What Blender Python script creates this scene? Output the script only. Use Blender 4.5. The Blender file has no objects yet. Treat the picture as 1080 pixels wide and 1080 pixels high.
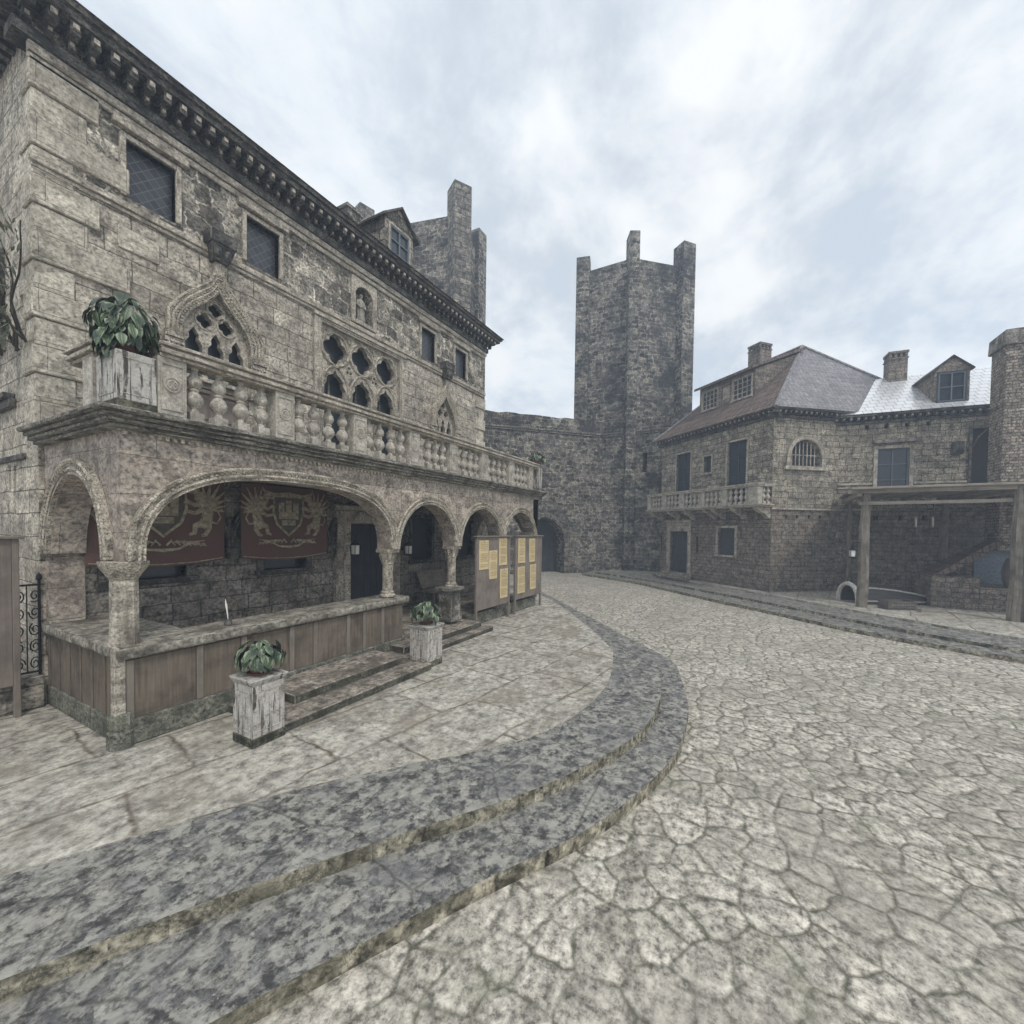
import bpy, bmesh, math, random
from mathutils import Vector, Matrix, noise
R = math.radians
PI = math.pi
sc = bpy.context.scene
COL = sc.collection
rnd = random.Random(7)

# ------------------------------------------------------------------ materials
class NT:
    def __init__(s, name):
        s.m = bpy.data.materials.new(name); s.m.use_nodes = True
        s.t = s.m.node_tree; s.t.nodes.clear()
    def n(s, typ, ins=None, **props):
        nd = s.t.nodes.new(typ)
        for k, v in props.items(): setattr(nd, k, v)
        for k, v in (ins or {}).items(): s.set(nd.inputs[k], v)
        return nd
    def set(s, sock, v):
        if isinstance(v, bpy.types.NodeSocket): s.t.links.new(v, sock)
        elif isinstance(v, bpy.types.Node): s.t.links.new(v.outputs[0], sock)
        else:
            if isinstance(v, tuple) and len(v) == 3 and sock.type == 'RGBA': v = v + (1,)
            sock.default_value = v
    def math(s, op, a, b=0.0, clamp=False):
        nd = s.n('ShaderNodeMath', {0: a, 1: b}, operation=op, use_clamp=clamp); return nd.outputs[0]
    def mix(s, f, a, b, mode='MIX'):
        nd = s.n('ShaderNodeMix', data_type='RGBA', blend_type=mode)
        s.set(nd.inputs[0], f); s.set(nd.inputs[6], a); s.set(nd.inputs[7], b); return nd.outputs[2]
    def ramp(s, f, stops, interp='LINEAR'):
        nd = s.n('ShaderNodeValToRGB', {0: f}); e = nd.color_ramp; e.interpolation = interp
        while len(e.elements) < len(stops): e.elements.new(0.5)
        for el, (p, c) in zip(e.elements, stops):
            el.position = p; el.color = (c, c, c, 1) if isinstance(c, (int, float)) else tuple(c) + (1,)
        return nd.outputs[0]
    def noise(s, vec, scale, detail=4, rough=.55, dist=0.0):
        nd = s.n('ShaderNodeTexNoise', {'Vector': vec, 'Scale': scale, 'Detail': detail, 'Roughness': rough, 'Distortion': dist})
        return nd
    def scale(s, vec, sx, sy, sz=1.0, loc=(0, 0, 0)):
        nd = s.n('ShaderNodeMapping', {'Vector': vec, 'Location': loc, 'Scale': (sx, sy, sz)}); return nd.outputs[0]
    def uv(s): return s.n('ShaderNodeTexCoord').outputs['UV']
    def warp(s, vec, amt, scale):
        nz = s.noise(vec, scale, 3).outputs['Color']
        a = s.n('ShaderNodeVectorMath', {0: nz, 1: (.5, .5, .5)}, operation='SUBTRACT').outputs[0]
        b = s.n('ShaderNodeVectorMath', {0: a, 3: amt}, operation='SCALE').outputs[0]
        return s.n('ShaderNodeVectorMath', {0: vec, 1: b}, operation='ADD').outputs[0]
    def finish(s, color, rough=.85, height=None, bump=.3, dist=.02, spec=.3, **kw):
        p = s.n('ShaderNodeBsdfPrincipled', {'Base Color': color, 'Roughness': rough, 'Specular IOR Level': spec})
        for k, v in kw.items(): s.set(p.inputs[k], v)
        if height is not None:
            b = s.n('ShaderNodeBump', {'Height': height, 'Strength': bump, 'Distance': dist})
            s.t.links.new(b.outputs[0], p.inputs['Normal'])
        o = s.n('ShaderNodeOutputMaterial', {0: p}); return s.m

def grain(N, uv, c, amt=.5, sc1=22.0, sc2=1.3, stain=(.04, .036, .03), stain_amt=.55, streak=.5):
    """weathering: fine grain, broad blotches and rain streaks, each with its own outline"""
    f = N.noise(uv, sc1, 7, .72).outputs[0]
    c = N.mix(1.0, c, N.ramp(f, [(.36, 1 - min(.9, amt * 1.5)), (.5, 1.0), (.64, 1 + amt * 1.0)]), 'MULTIPLY')
    m = N.noise(uv, 4.6, 6, .68).outputs[0]
    c = N.mix(1.0, c, N.ramp(m, [(.38, 1 - min(.8, amt * 1.1)), (.5, 1.0), (.62, 1 + amt * .45)]), 'MULTIPLY')
    crk = N.noise(N.warp(uv, .3, 3.0), 3.1, 5, .7, .6).outputs[0]
    c = N.mix(N.math('MULTIPLY', N.ramp(N.math('ABSOLUTE', N.math('SUBTRACT', crk, .5)), [(.0, 1.), (.022, 0.)]), amt), c, stain)
    b = N.noise(uv, sc2, 7, .68).outputs[0]
    c = N.mix(N.math('MULTIPLY', N.ramp(b, [(.49, 0.), (.62, 1.)]), stain_amt), c, stain)
    st = N.noise(N.scale(uv, 5.0, .55), 1.0, 6, .65).outputs[0]
    c = N.mix(N.math('MULTIPLY', N.ramp(st, [(.53, 0.), (.68, 1.)]), streak), c, stain)
    return c, f

def ashlar(name, ca, cb, mortar, w, h, msize=.012, warp=.03, amt=.5, bump=.5, stain_amt=.5, streak=.45, stain=(.045, .04, .034), off=.5, sc2=.9, vary=.22):
    N = NT(name); uv0 = N.uv(); uv = N.warp(uv0, warp, 2.2); uv = N.warp(uv, warp * .5, 9.0)
    br = N.n('ShaderNodeTexBrick', {'Vector': uv, 'Color1': ca, 'Color2': cb, 'Mortar': mortar, 'Scale': 1.0, 'Mortar Size': msize,
             'Mortar Smooth': .35, 'Bias': 0.0, 'Brick Width': w, 'Row Height': h}, offset=off, squash=.72, squash_frequency=3, offset_frequency=2)
    vc = N.n('ShaderNodeTexVoronoi', {'Vector': N.scale(uv, 1.1 / w, .9 / h), 'Scale': 1.0}, voronoi_dimensions='2D')
    vs = N.n('ShaderNodeSeparateColor', {0: vc.outputs['Color']})
    bc = N.mix(1.0, br.outputs[0], N.ramp(vs.outputs[0], [(0., 1 - vary), (.5, 1.), (1., 1 + vary * .6)]), 'MULTIPLY')
    c, f = grain(N, uv0, bc, amt, 20.0, sc2, stain, stain_amt, streak)
    ht = N.math('ADD', N.math('MULTIPLY', N.math('SUBTRACT', 1.0, br.outputs[1]), .8), N.math('MULTIPLY', f, .7))
    return N.finish(c, .88, ht, bump, .02)

def rubble(name, cols, mortar, sx, sy, mw=.06, amt=.5, bump=.7, stain=(.02, .021, .024), stain_amt=.6, blotch=.35, streak=.3):
    N = NT(name); uv0 = N.uv(); uv = N.warp(uv0, .16, 2.0); uv = N.warp(uv, .06, 8.0)
    sv = N.scale(uv, sx, sy)
    v = N.n('ShaderNodeTexVoronoi', {'Vector': sv, 'Scale': 1.0, 'Randomness': .85}, voronoi_dimensions='2D')
    e = N.n('ShaderNodeTexVoronoi', {'Vector': sv, 'Scale': 1.0, 'Randomness': .85}, voronoi_dimensions='2D', feature='DISTANCE_TO_EDGE')
    sep = N.n('ShaderNodeSeparateColor', {0: v.outputs['Color']})
    n = len(cols); c = N.ramp(sep.outputs[0], [(i / max(1, n - 1), k) for i, k in enumerate(cols)])
    mk = N.ramp(N.math('ADD', e.outputs[0], N.math('MULTIPLY', N.math('SUBTRACT', N.noise(uv0, 9, 4, .6).outputs[0], .5), .12)), [(mw * .35, 1.), (mw * 1.3, 0.)])
    mortn = N.mix(N.noise(uv0, 2.0, 3).outputs[0], mortar, cols[0])
    c = N.mix(N.math('MULTIPLY', mk, N.ramp(N.noise(uv0, 1.6, 4).outputs[0], [(.38, .2), (.56, 1.)])), c, mortn)
    c, f = grain(N, uv0, c, amt, 17.0, blotch, stain, stain_amt, streak)
    ht = N.math('ADD', N.math('MULTIPLY', N.ramp(e.outputs[0], [(0., 0.), (.16, 1.)]), .8), N.math('MULTIPLY', f, .8))
    return N.finish(c, .9, ht, bump, .035)

def plain_stone(name, c1, c2, amt=.45, stain=(.05, .044, .035), stain_amt=.6, streak=.6, bump=.35, sc1=24.0, sc2=1.6, rough=.85):
    N = NT(name); uv = N.uv()
    c = N.mix(N.ramp(N.noise(uv, 3.2, 5, .6).outputs[0], [(.35, 0.), (.65, 1.)]), c1, c2)
    c, f = grain(N, uv, c, amt, sc1, sc2, stain, stain_amt, streak)
    return N.finish(c, rough, f, bump, .015)

def wood(name, c1, c2, plank=.0, amt=.5, bump=.3, vertical=True, rough=.8):
    N = NT(name); uv = N.uv()
    s = N.scale(uv, 26, 1.6) if vertical else N.scale(uv, 1.6, 26)
    f = N.noise(s, 1.0, 5, .65, .4).outputs[0]
    c = N.mix(N.ramp(f, [(.3, 0.), (.7, 1.)]), c1, c2)
    b = N.noise(uv, 2.5, 5, .6).outputs[0]
    c = N.mix(N.math('MULTIPLY', N.ramp(b, [(.45, 0.), (.7, 1.)]), amt), c, tuple(k * .35 for k in c1))
    return N.finish(c, rough, f, bump, .01)

def flat(name, c, rough=.6, var=.15, **kw):
    N = NT(name); uv = N.uv()
    f = N.noise(uv, 14, 5, .6).outputs[0]
    cc = N.mix(1.0, c, N.ramp(f, [(.3, 1 - var), (.7, 1 + var)]), 'MULTIPLY')
    return N.finish(cc, rough, f, .1, .01, **kw)

M = {}
M['wall'] = ashlar('palace_ashlar', (.59, .53, .435), (.43, .383, .318), (.17, .148, .115), .62, .31, .009, .05, .5, .8, .38, .35, (.19, .165, .13))
M['quoin'] = ashlar('quoin_ashlar', (.60, .545, .445), (.49, .44, .36), (.2, .18, .15), .9, .36, .004, .02, .4, .5, .3, .3, (.2, .175, .14))
M['frieze'] = ashlar('palace_rubble', (.46, .415, .34), (.15, .138, .12), (.60, .545, .455), .40, .30, .022, .3, .6, .9, .4, .3, (.07, .064, .055), sc2=.8, vary=.5)
M['arcade'] = ashlar('arcade_ashlar', (.47, .405, .34), (.38, .328, .275), (.22, .19, .155), 1.1, .42, .006, .04, .45, .5, .38, .45, (.17, .14, .115), sc2=.7)
M['trim'] = plain_stone('trim_stone', (.54, .485, .40), (.42, .375, .31), .45, (.13, .112, .085), .5, .6)
M['trimdark'] = plain_stone('dark_trim_stone', (.17, .157, .135), (.09, .086, .078), .6, (.025, .025, .025), .8, .8)  # much darker tone of the trim stone
M['ledge'] = plain_stone('ledge_stone', (.34, .315, .262), (.16, .15, .13), .55, (.04, .037, .032), .8, .7)
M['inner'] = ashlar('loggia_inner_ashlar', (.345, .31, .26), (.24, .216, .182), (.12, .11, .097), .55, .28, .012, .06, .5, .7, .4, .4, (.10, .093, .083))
M['marble'] = None
M['baluster'] = plain_stone('baluster_stone', (.56, .515, .44), (.46, .42, .355), .3, (.2, .18, .15), .45, .35)
M['castle'] = ashlar('castle_masonry', (.29, .262, .215), (.065, .062, .058), (.40, .37, .305), .42, .25, .024, .38, .6, 1.0, .85, .3, (.025, .026, .03), sc2=.33, vary=.55)
M['castlelow'] = ashlar('castle_masonry_low', (.32, .29, .24), (.10, .095, .088), (.42, .385, .32), .36, .22, .024, .38, .6, 1.0, .7, .3, (.04, .041, .044), sc2=.4, vary=.5)
M['castlequoin'] = ashlar('castle_quoin', (.36, .325, .262), (.15, .14, .122), (.07, .067, .06), .6, .3, .02, .14, .7, .9, .5, .4, (.035, .035, .036))
M['house'] = ashlar('house_ashlar', (.43, .385, .305), (.30, .268, .215), (.105, .094, .076), .44, .24, .012, .10, .55, .8, .4, .4, (.10, .088, .07), vary=.28)
M['houselow'] = ashlar('house_ashlar_low', (.30, .253, .205), (.215, .183, .15), (.095, .083, .07), .32, .16, .011, .07, .5, .7, .4, .4, (.075, .066, .056), vary=.22)
M['brick'] = ashlar('forge_brick', (.44, .375, .305), (.27, .23, .19), (.15, .13, .11), .2, .10, .016, .04, .6, .9, .4, .3, (.1, .09, .08))
M['plinth'] = plain_stone('mossy_plinth', (.24, .232, .185), (.16, .162, .13), .55, (.065, .07, .05), .7, .3)
M['woodpanel'] = wood('counter_wood', (.125, .102, .078), (.24, .198, .153), amt=.75, bump=.5)
M['woodstrip'] = wood('counter_strip', (.20, .172, .14), (.28, .245, .2))
M['board'] = wood('board_wood', (.20, .165, .14), (.285, .24, .205))
M['beam'] = wood('beam_wood', (.12, .105, .085), (.34, .30, .245), amt=.7, bump=.6)
M['beamh'] = wood('beam_wood_level', (.24, .205, .17), (.42, .375, .315), amt=.6, bump=.6, vertical=False)
M['door'] = wood('door_wood', (.030, .035, .042), (.058, .064, .072))
M['shutter'] = wood('shutter_wood', (.045, .055, .065), (.08, .092, .105))
M['bluebar'] = flat('bluish_window_bars', (.15, .18, .2), .6)
M['iron'] = flat('black_iron', (.02, .021, .024), .5, .3, Metallic=.6)
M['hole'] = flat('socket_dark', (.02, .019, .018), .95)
M['lead'] = flat('lead_came', (.06, .062, .066), .5)
M['banner'] = None
M['gold'] = flat('banner_thread', (.35, .30, .215), .9, .6)
M['goldark'] = flat('banner_dark_thread', (.12, .1, .085), .9, .35)  # darker thread for the shield field
M['terracotta'] = flat('terracotta', (.20, .09, .07), .75, .4)
M['white'] = flat('frosted_glass', (.82, .80, .74), .4, .05)
M['paper'] = None
M['ink'] = flat('paper_ink', (.26, .19, .10), .9)
M['pin'] = flat('pin_head', (.08, .07, .06), .4)
M['rope'] = plain_stone('carved_arch', (.54, .485, .395), (.41, .365, .295), .6, (.12, .1, .075), .5, .3, .7, 40.0, 2.4)
M['statue'] = plain_stone('statue_stone', (.46, .43, .37), (.36, .335, .285), .3)
M['hull'] = wood('hull_planks', (.045, .043, .042), (.10, .095, .088), vertical=False)
M['pale'] = plain_stone('pale_rim', (.68, .66, .61), (.55, .53, .49), .3, (.3, .28, .25), .3, .2)
M['crate'] = wood('crate_wood', (.10, .09, .08), (.18, .16, .14))
M['fgrey'] = flat('hazy_opening_tint', (.20, .235, .28), .5, .3)  # blue-grey colour painted as haze inside the forge opening

def m_glass():
    N = NT('window_glass'); uv = N.uv()
    f = N.noise(uv, 5, 3).outputs[0]
    c = N.mix(f, (.018, .024, .032), (.05, .06, .072))
    return N.finish(c, .18, N.noise(uv, 6, 2).outputs[0], .08, .01, spec=.5)
M['glass'] = m_glass()
def m_lattice():
    N = NT('leaded_glass'); uv = N.uv()
    rot = N.n('ShaderNodeMapping', {'Vector': uv, 'Rotation': (0, 0, R(45)), 'Scale': (9, 9, 9)}).outputs[0]
    br = N.n('ShaderNodeTexBrick', {'Vector': rot, 'Color1': (.022, .027, .036), 'Color2': (.05, .056, .066), 'Mortar': (.11, .11, .11), 'Scale': 1.0, 'Mortar Size': .05, 'Brick Width': 1.0, 'Row Height': 1.0}, offset=0.0)
    return N.finish(br.outputs[0], .3, br.outputs[1], .3, .005, spec=.5)
M['lattice'] = m_lattice()
def m_marble():
    N = NT('peeling_marble'); uv = N.uv()
    c = N.mix(N.ramp(N.noise(uv, 4, 5, .6).outputs[0], [(.35, 0.), (.65, 1.)]), (.60, .57, .52), (.46, .43, .385))
    st = N.noise(N.scale(uv, 14, 1.1), 1.0, 6, .7, .6).outputs[0]
    c = N.mix(N.ramp(st, [(.545, 0.), (.585, .95)]), c, (.05, .044, .038))
    c = N.mix(N.ramp(N.noise(uv, 9, 6, .75).outputs[0], [(.52, 0.), (.6, .8)]), c, (.20, .178, .15))
    f = N.noise(uv, 34, 5, .7).outputs[0]
    c = N.mix(1.0, c, N.ramp(f, [(.3, .75), (.6, 1.05)]), 'MULTIPLY')
    return N.finish(c, .7, N.math('ADD', f, st), .5, .012)
M['marble'] = m_marble()
M['mossbase'] = plain_stone('mossy_foot', (.22, .205, .15), (.08, .08, .055), .7, (.025, .026, .018), .7, .5, .6)
def m_banner():
    N = NT('banner_cloth'); uv = N.uv()
    f = N.noise(uv, 60, 3, .7).outputs[0]
    c = N.mix(N.noise(uv, 2.5, 4).outputs[0], (.13, .078, .066), (.19, .113, .094))
    c = N.mix(1.0, c, N.ramp(f, [(.3, .75), (.7, 1.15)]), 'MULTIPLY')
    return N.finish(c, .95, f, .25, .005, spec=.1)
M['banner'] = m_banner()
def m_paper():
    N = NT('aged_paper'); uv = N.uv()
    c = N.mix(N.noise(uv, 3.5, 5, .65).outputs[0], (.80, .66, .40), (.56, .44, .235))
    return N.finish(c, .9, N.noise(uv, 18, 3).outputs[0], .2, .004, spec=.1)
M['paper'] = m_paper()
def m_tiles(name, c1, c2, w, h, rough=.75, spec=.3, joint=(.05, .045, .042), bump=.6, coat=0.0):
    N = NT(name); uv0 = N.uv(); uv = N.warp(uv0, .012, 4.0)
    br = N.n('ShaderNodeTexBrick', {'Vector': uv, 'Color1': c1, 'Color2': c2, 'Mortar': joint, 'Scale': 1.0, 'Mortar Size': .022, 'Mortar Smooth': .3, 'Brick Width': w, 'Row Height': h}, offset=.5)
    c, f = grain(N, uv0, br.outputs[0], .35, 16, 1.0, (.05, .045, .042), .4, .3)
    wv = N.n('ShaderNodeTexWave', {'Vector': uv, 'Scale': 1.0 / w / 1.0 * .32, 'Distortion': 0.0}, wave_type='BANDS', bands_direction='X').outputs[1]
    ht = N.math('ADD', N.math('MULTIPLY', N.math('SUBTRACT', 1.0, br.outputs[1]), .6), N.math('ADD', N.math('MULTIPLY', f, .3), N.math('MULTIPLY', wv, .5)))
    return N.finish(c, rough, ht, bump, .02, spec=spec, **({'Coat Weight': coat, 'Coat Roughness': .22} if coat else {}))
M['roofbrown'] = m_tiles('brown_roof_tiles', (.25, .178, .14), (.165, .122, .102), .2, .42)
M['rooflilac'] = m_tiles('grey_hip_tiles', (.30, .285, .29), (.22, .21, .218), .2, .36, .5, .5, (.16, .145, .15), .4)
def m_wetroof():
    N = NT('wet_glossy_tiles'); uv = N.warp(N.uv(), .03, 3.0)
    br = N.n('ShaderNodeTexBrick', {'Vector': uv, 'Color1': (.9, .9, .91), 'Color2': (.8, .8, .81), 'Mortar': (.4, .39, .39), 'Scale': 1.0, 'Mortar Size': .014, 'Brick Width': .3, 'Row Height': .3}, offset=.5)  # near-white base colour adds painted sky sheen to the real gloss
    f = N.noise(uv, 9, 4, .6).outputs[0]
    c = N.mix(N.ramp(f, [(.52, 0.), (.66, .4)]), br.outputs[0], (.5, .47, .45))
    return N.finish(c, .3, N.math('ADD', f, br.outputs[1]), .1, .01, spec=.6, Metallic=.5)
M['roofwet'] = m_wetroof()

def m_street():
    N = NT('street_cobbles'); uv0 = N.uv(); uv = N.warp(uv0, .16, 1.6); uv = N.warp(uv, .05, 7.0)
    sv = N.scale(uv, 3.3, 3.3)
    v = N.n('ShaderNodeTexVoronoi', {'Vector': sv, 'Scale': 1.0, 'Randomness': .8}, voronoi_dimensions='2D')
    e = N.n('ShaderNodeTexVoronoi', {'Vector': sv, 'Scale': 1.0, 'Randomness': .8}, voronoi_dimensions='2D', feature='DISTANCE_TO_EDGE')
    sep = N.n('ShaderNodeSeparateColor', {0: v.outputs['Color']})
    c = N.ramp(sep.outputs[0], [(0., (.43, .395, .33)), (.5, (.56, .515, .44)), (1., (.49, .45, .38))])
    fine = N.noise(uv0, 13, 5, .75).outputs[0]
    c = N.mix(1.0, c, N.ramp(fine, [(.37, .3), (.5, .95), (.62, 1.45)]), 'MULTIPLY')
    c = N.mix(1.0, c, N.ramp(N.noise(uv0, 3.4, 5, .7).outputs[0], [(.37, .65), (.5, 1.), (.62, 1.12)]), 'MULTIPLY')
    c = N.mix(N.ramp(N.noise(uv0, .7, 5, .65).outputs[0], [(.46, 0.), (.62, .5)]), c, (.33, .30, .255))
    jw = N.math('ADD', e.outputs[0], N.math('MULTIPLY', N.math('SUBTRACT', fine, .5), .10))
    brk = N.ramp(N.noise(uv0, 1.7, 5, .65).outputs[0], [(.38, .3), (.58, .92)])
    c = N.mix(N.math('MULTIPLY', N.ramp(jw, [(.006, .95), (.088, 0.)]), brk), c, (.10, .098, .068))
    moss = N.ramp(N.noise(uv0, 1.1, 5, .75).outputs[0], [(.54, 0.), (.66, .4)])
    c = N.mix(moss, c, (.2, .21, .14))
    ht = N.math('ADD', N.math('MULTIPLY', N.ramp(e.outputs[0], [(0., 0.), (.2, 1.)]), 1.0), N.math('MULTIPLY', fine, .8))
    return N.finish(c, .8, ht, .6, .03, spec=.3)
M['street'] = m_street()
def m_terrace():
    N = NT('terrace_flags'); uv0 = N.uv(); rot = N.n('ShaderNodeMapping', {'Vector': uv0, 'Rotation': (0, 0, R(8))}).outputs[0]
    uv = N.warp(rot, .22, 1.3); uv = N.warp(uv, .06, 7.0)
    br = N.n('ShaderNodeTexBrick', {'Vector': uv, 'Color1': (.47, .435, .37), 'Color2': (.55, .515, .44), 'Mortar': (.17, .135, .095), 'Scale': 1.0, 'Mortar Size': .035, 'Mortar Smooth': 1.0, 'Brick Width': 1.5, 'Row Height': 1.0}, offset=.4)
    fine = N.noise(uv0, 9, 5, .78).outputs[0]
    keep = N.ramp(N.noise(uv0, 1.4, 5, .65).outputs[0], [(.38, .35), (.56, 1.)])
    c = N.mix(keep, (.465, .44, .38), br.outputs[0])
    c = N.mix(1.0, c, N.ramp(fine, [(.35, .36), (.5, .95), (.64, 1.35)]), 'MULTIPLY')
    c = N.mix(1.0, c, N.ramp(N.noise(uv0, 3.0, 5, .72).outputs[0], [(.37, .6), (.5, 1.), (.62, 1.14)]), 'MULTIPLY')
    c = N.mix(N.ramp(N.noise(uv0, .9, 5, .72).outputs[0], [(.48, 0.), (.64, .65)]), c, (.235, .2, .155))
    c = N.mix(N.ramp(N.noise(uv0, 3.3, 5, .78).outputs[0], [(.53, 0.), (.63, .5)]), c, (.13, .117, .095))
    ht = N.math('ADD', N.math('MULTIPLY', N.math('SUBTRACT', 1.0, br.outputs[1]), .4), fine)
    return N.finish(c, .85, ht, .5, .02)
M['terrace'] = m_terrace()
def m_band():
    N = NT('dark_cobble_band'); uv0 = N.uv(); uv = N.warp(uv0, .2, 3.0)
    v = N.n('ShaderNodeTexVoronoi', {'Vector': uv, 'Scale': 7.5, 'Randomness': 1.0}, voronoi_dimensions='2D')
    e = N.n('ShaderNodeTexVoronoi', {'Vector': uv, 'Scale': 7.5, 'Randomness': 1.0}, voronoi_dimensions='2D', feature='DISTANCE_TO_EDGE')
    sep = N.n('ShaderNodeSeparateColor', {0: v.outputs['Color']})
    c = N.ramp(sep.outputs[1], [(0., (.12, .118, .112)), (.4, (.19, .184, .168)), (.75, (.27, .258, .225)), (1., (.16, .157, .15))])
    fine = N.noise(uv0, 13, 5, .78).outputs[0]
    c = N.mix(1.0, c, N.ramp(fine, [(.37, .22), (.5, 1.), (.62, 1.8)]), 'MULTIPLY')
    c = N.mix(N.ramp(N.noise(uv0, 5.5, 5, .75).outputs[0], [(.52, 0.), (.6, .85)]), c, (.042, .041, .041))
    c = N.mix(N.ramp(N.noise(N.scale(uv0, 1, 1, 1, (5, 9, 0)), 6.5, 5, .75).outputs[0], [(.49, 0.), (.58, .8)]), c, (.42, .40, .35))
    c = N.mix(N.ramp(N.noise(N.scale(uv0, 1, 1, 1, (2, 3, 0)), 1.3, 5, .7).outputs[0], [(.5, 0.), (.65, .5)]), c, (.15, .152, .155))
    bj = N.n('ShaderNodeTexVoronoi', {'Vector': N.warp(uv0, .1, 2.0), 'Scale': .95, 'Randomness': .9}, voronoi_dimensions='2D', feature='DISTANCE_TO_EDGE')
    c = N.mix(N.ramp(bj.outputs[0], [(.0, .6), (.018, 0.)]), c, (.035, .035, .03))
    ht = N.math('ADD', N.math('MULTIPLY', N.ramp(e.outputs[0], [(0., 0.), (.2, 1.)]), .5), fine)
    wet = N.ramp(N.noise(uv0, 2.0, 5, .7).outputs[0], [(.42, .28), (.6, .75)])
    return N.finish(c, wet, ht, .5, .02, spec=.5)
M['band'] = m_band()
M['riser'] = plain_stone('riser_stone', (.40, .365, .28), (.22, .2, .15), .7, (.07, .065, .045), .6, .5, .6, 12.0, 2.5)
M['coping'] = plain_stone('coping_stone', (.36, .335, .28), (.25, .228, .188), .5, (.10, .085, .065), .7, .2, .4, 14.0, 1.6)
M['darkriser'] = plain_stone('dark_riser', (.13, .127, .095), (.075, .075, .058), .5)  # risers darker and greener than the slab tops
M['slab'] = plain_stone('step_slab', (.38, .335, .28), (.26, .225, .185), .5, (.10, .085, .065), .7, .2, .4, 14.0, 1.6)
def m_leaf():
    N = NT('variegated_leaf'); uv = N.uv()
    s = N.n('ShaderNodeSeparateXYZ', {0: uv})
    a = N.math('ABSOLUTE', N.math('SUBTRACT', s.outputs[0], .5))
    vein = N.math('ABSOLUTE', N.math('SUBTRACT', N.math('FRACT', N.math('MULTIPLY', N.math('SUBTRACT', s.outputs[1], N.math('MULTIPLY', a, .8)), 6.0)), .5))
    c = N.mix(N.ramp(a, [(.16, 0.), (.4, 1.)]), (.05, .082, .045), (.32, .375, .255))
    c = N.mix(N.math('MULTIPLY', N.ramp(vein, [(.0, 1.), (.2, 0.)]), .5), c, (.27, .36, .2))
    c = N.mix(N.ramp(a, [(.0, .7), (.05, 0.)]), c, (.3, .38, .22))
    oi = N.noise(N.n('ShaderNodeTexCoord').outputs['Object'], 7.0, 2).outputs[0]
    c = N.mix(N.ramp(oi, [(.46, 0.), (.54, .88)]), c, (.03, .045, .034))
    return N.finish(c, .45, None, spec=.4)
M['leaf'] = m_leaf()
M['ivy'] = flat('ivy_leaf', (.12, .125, .085), .7, .5)
M['stem'] = flat('stem_bark', (.06, .05, .04), .9, .4)

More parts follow.
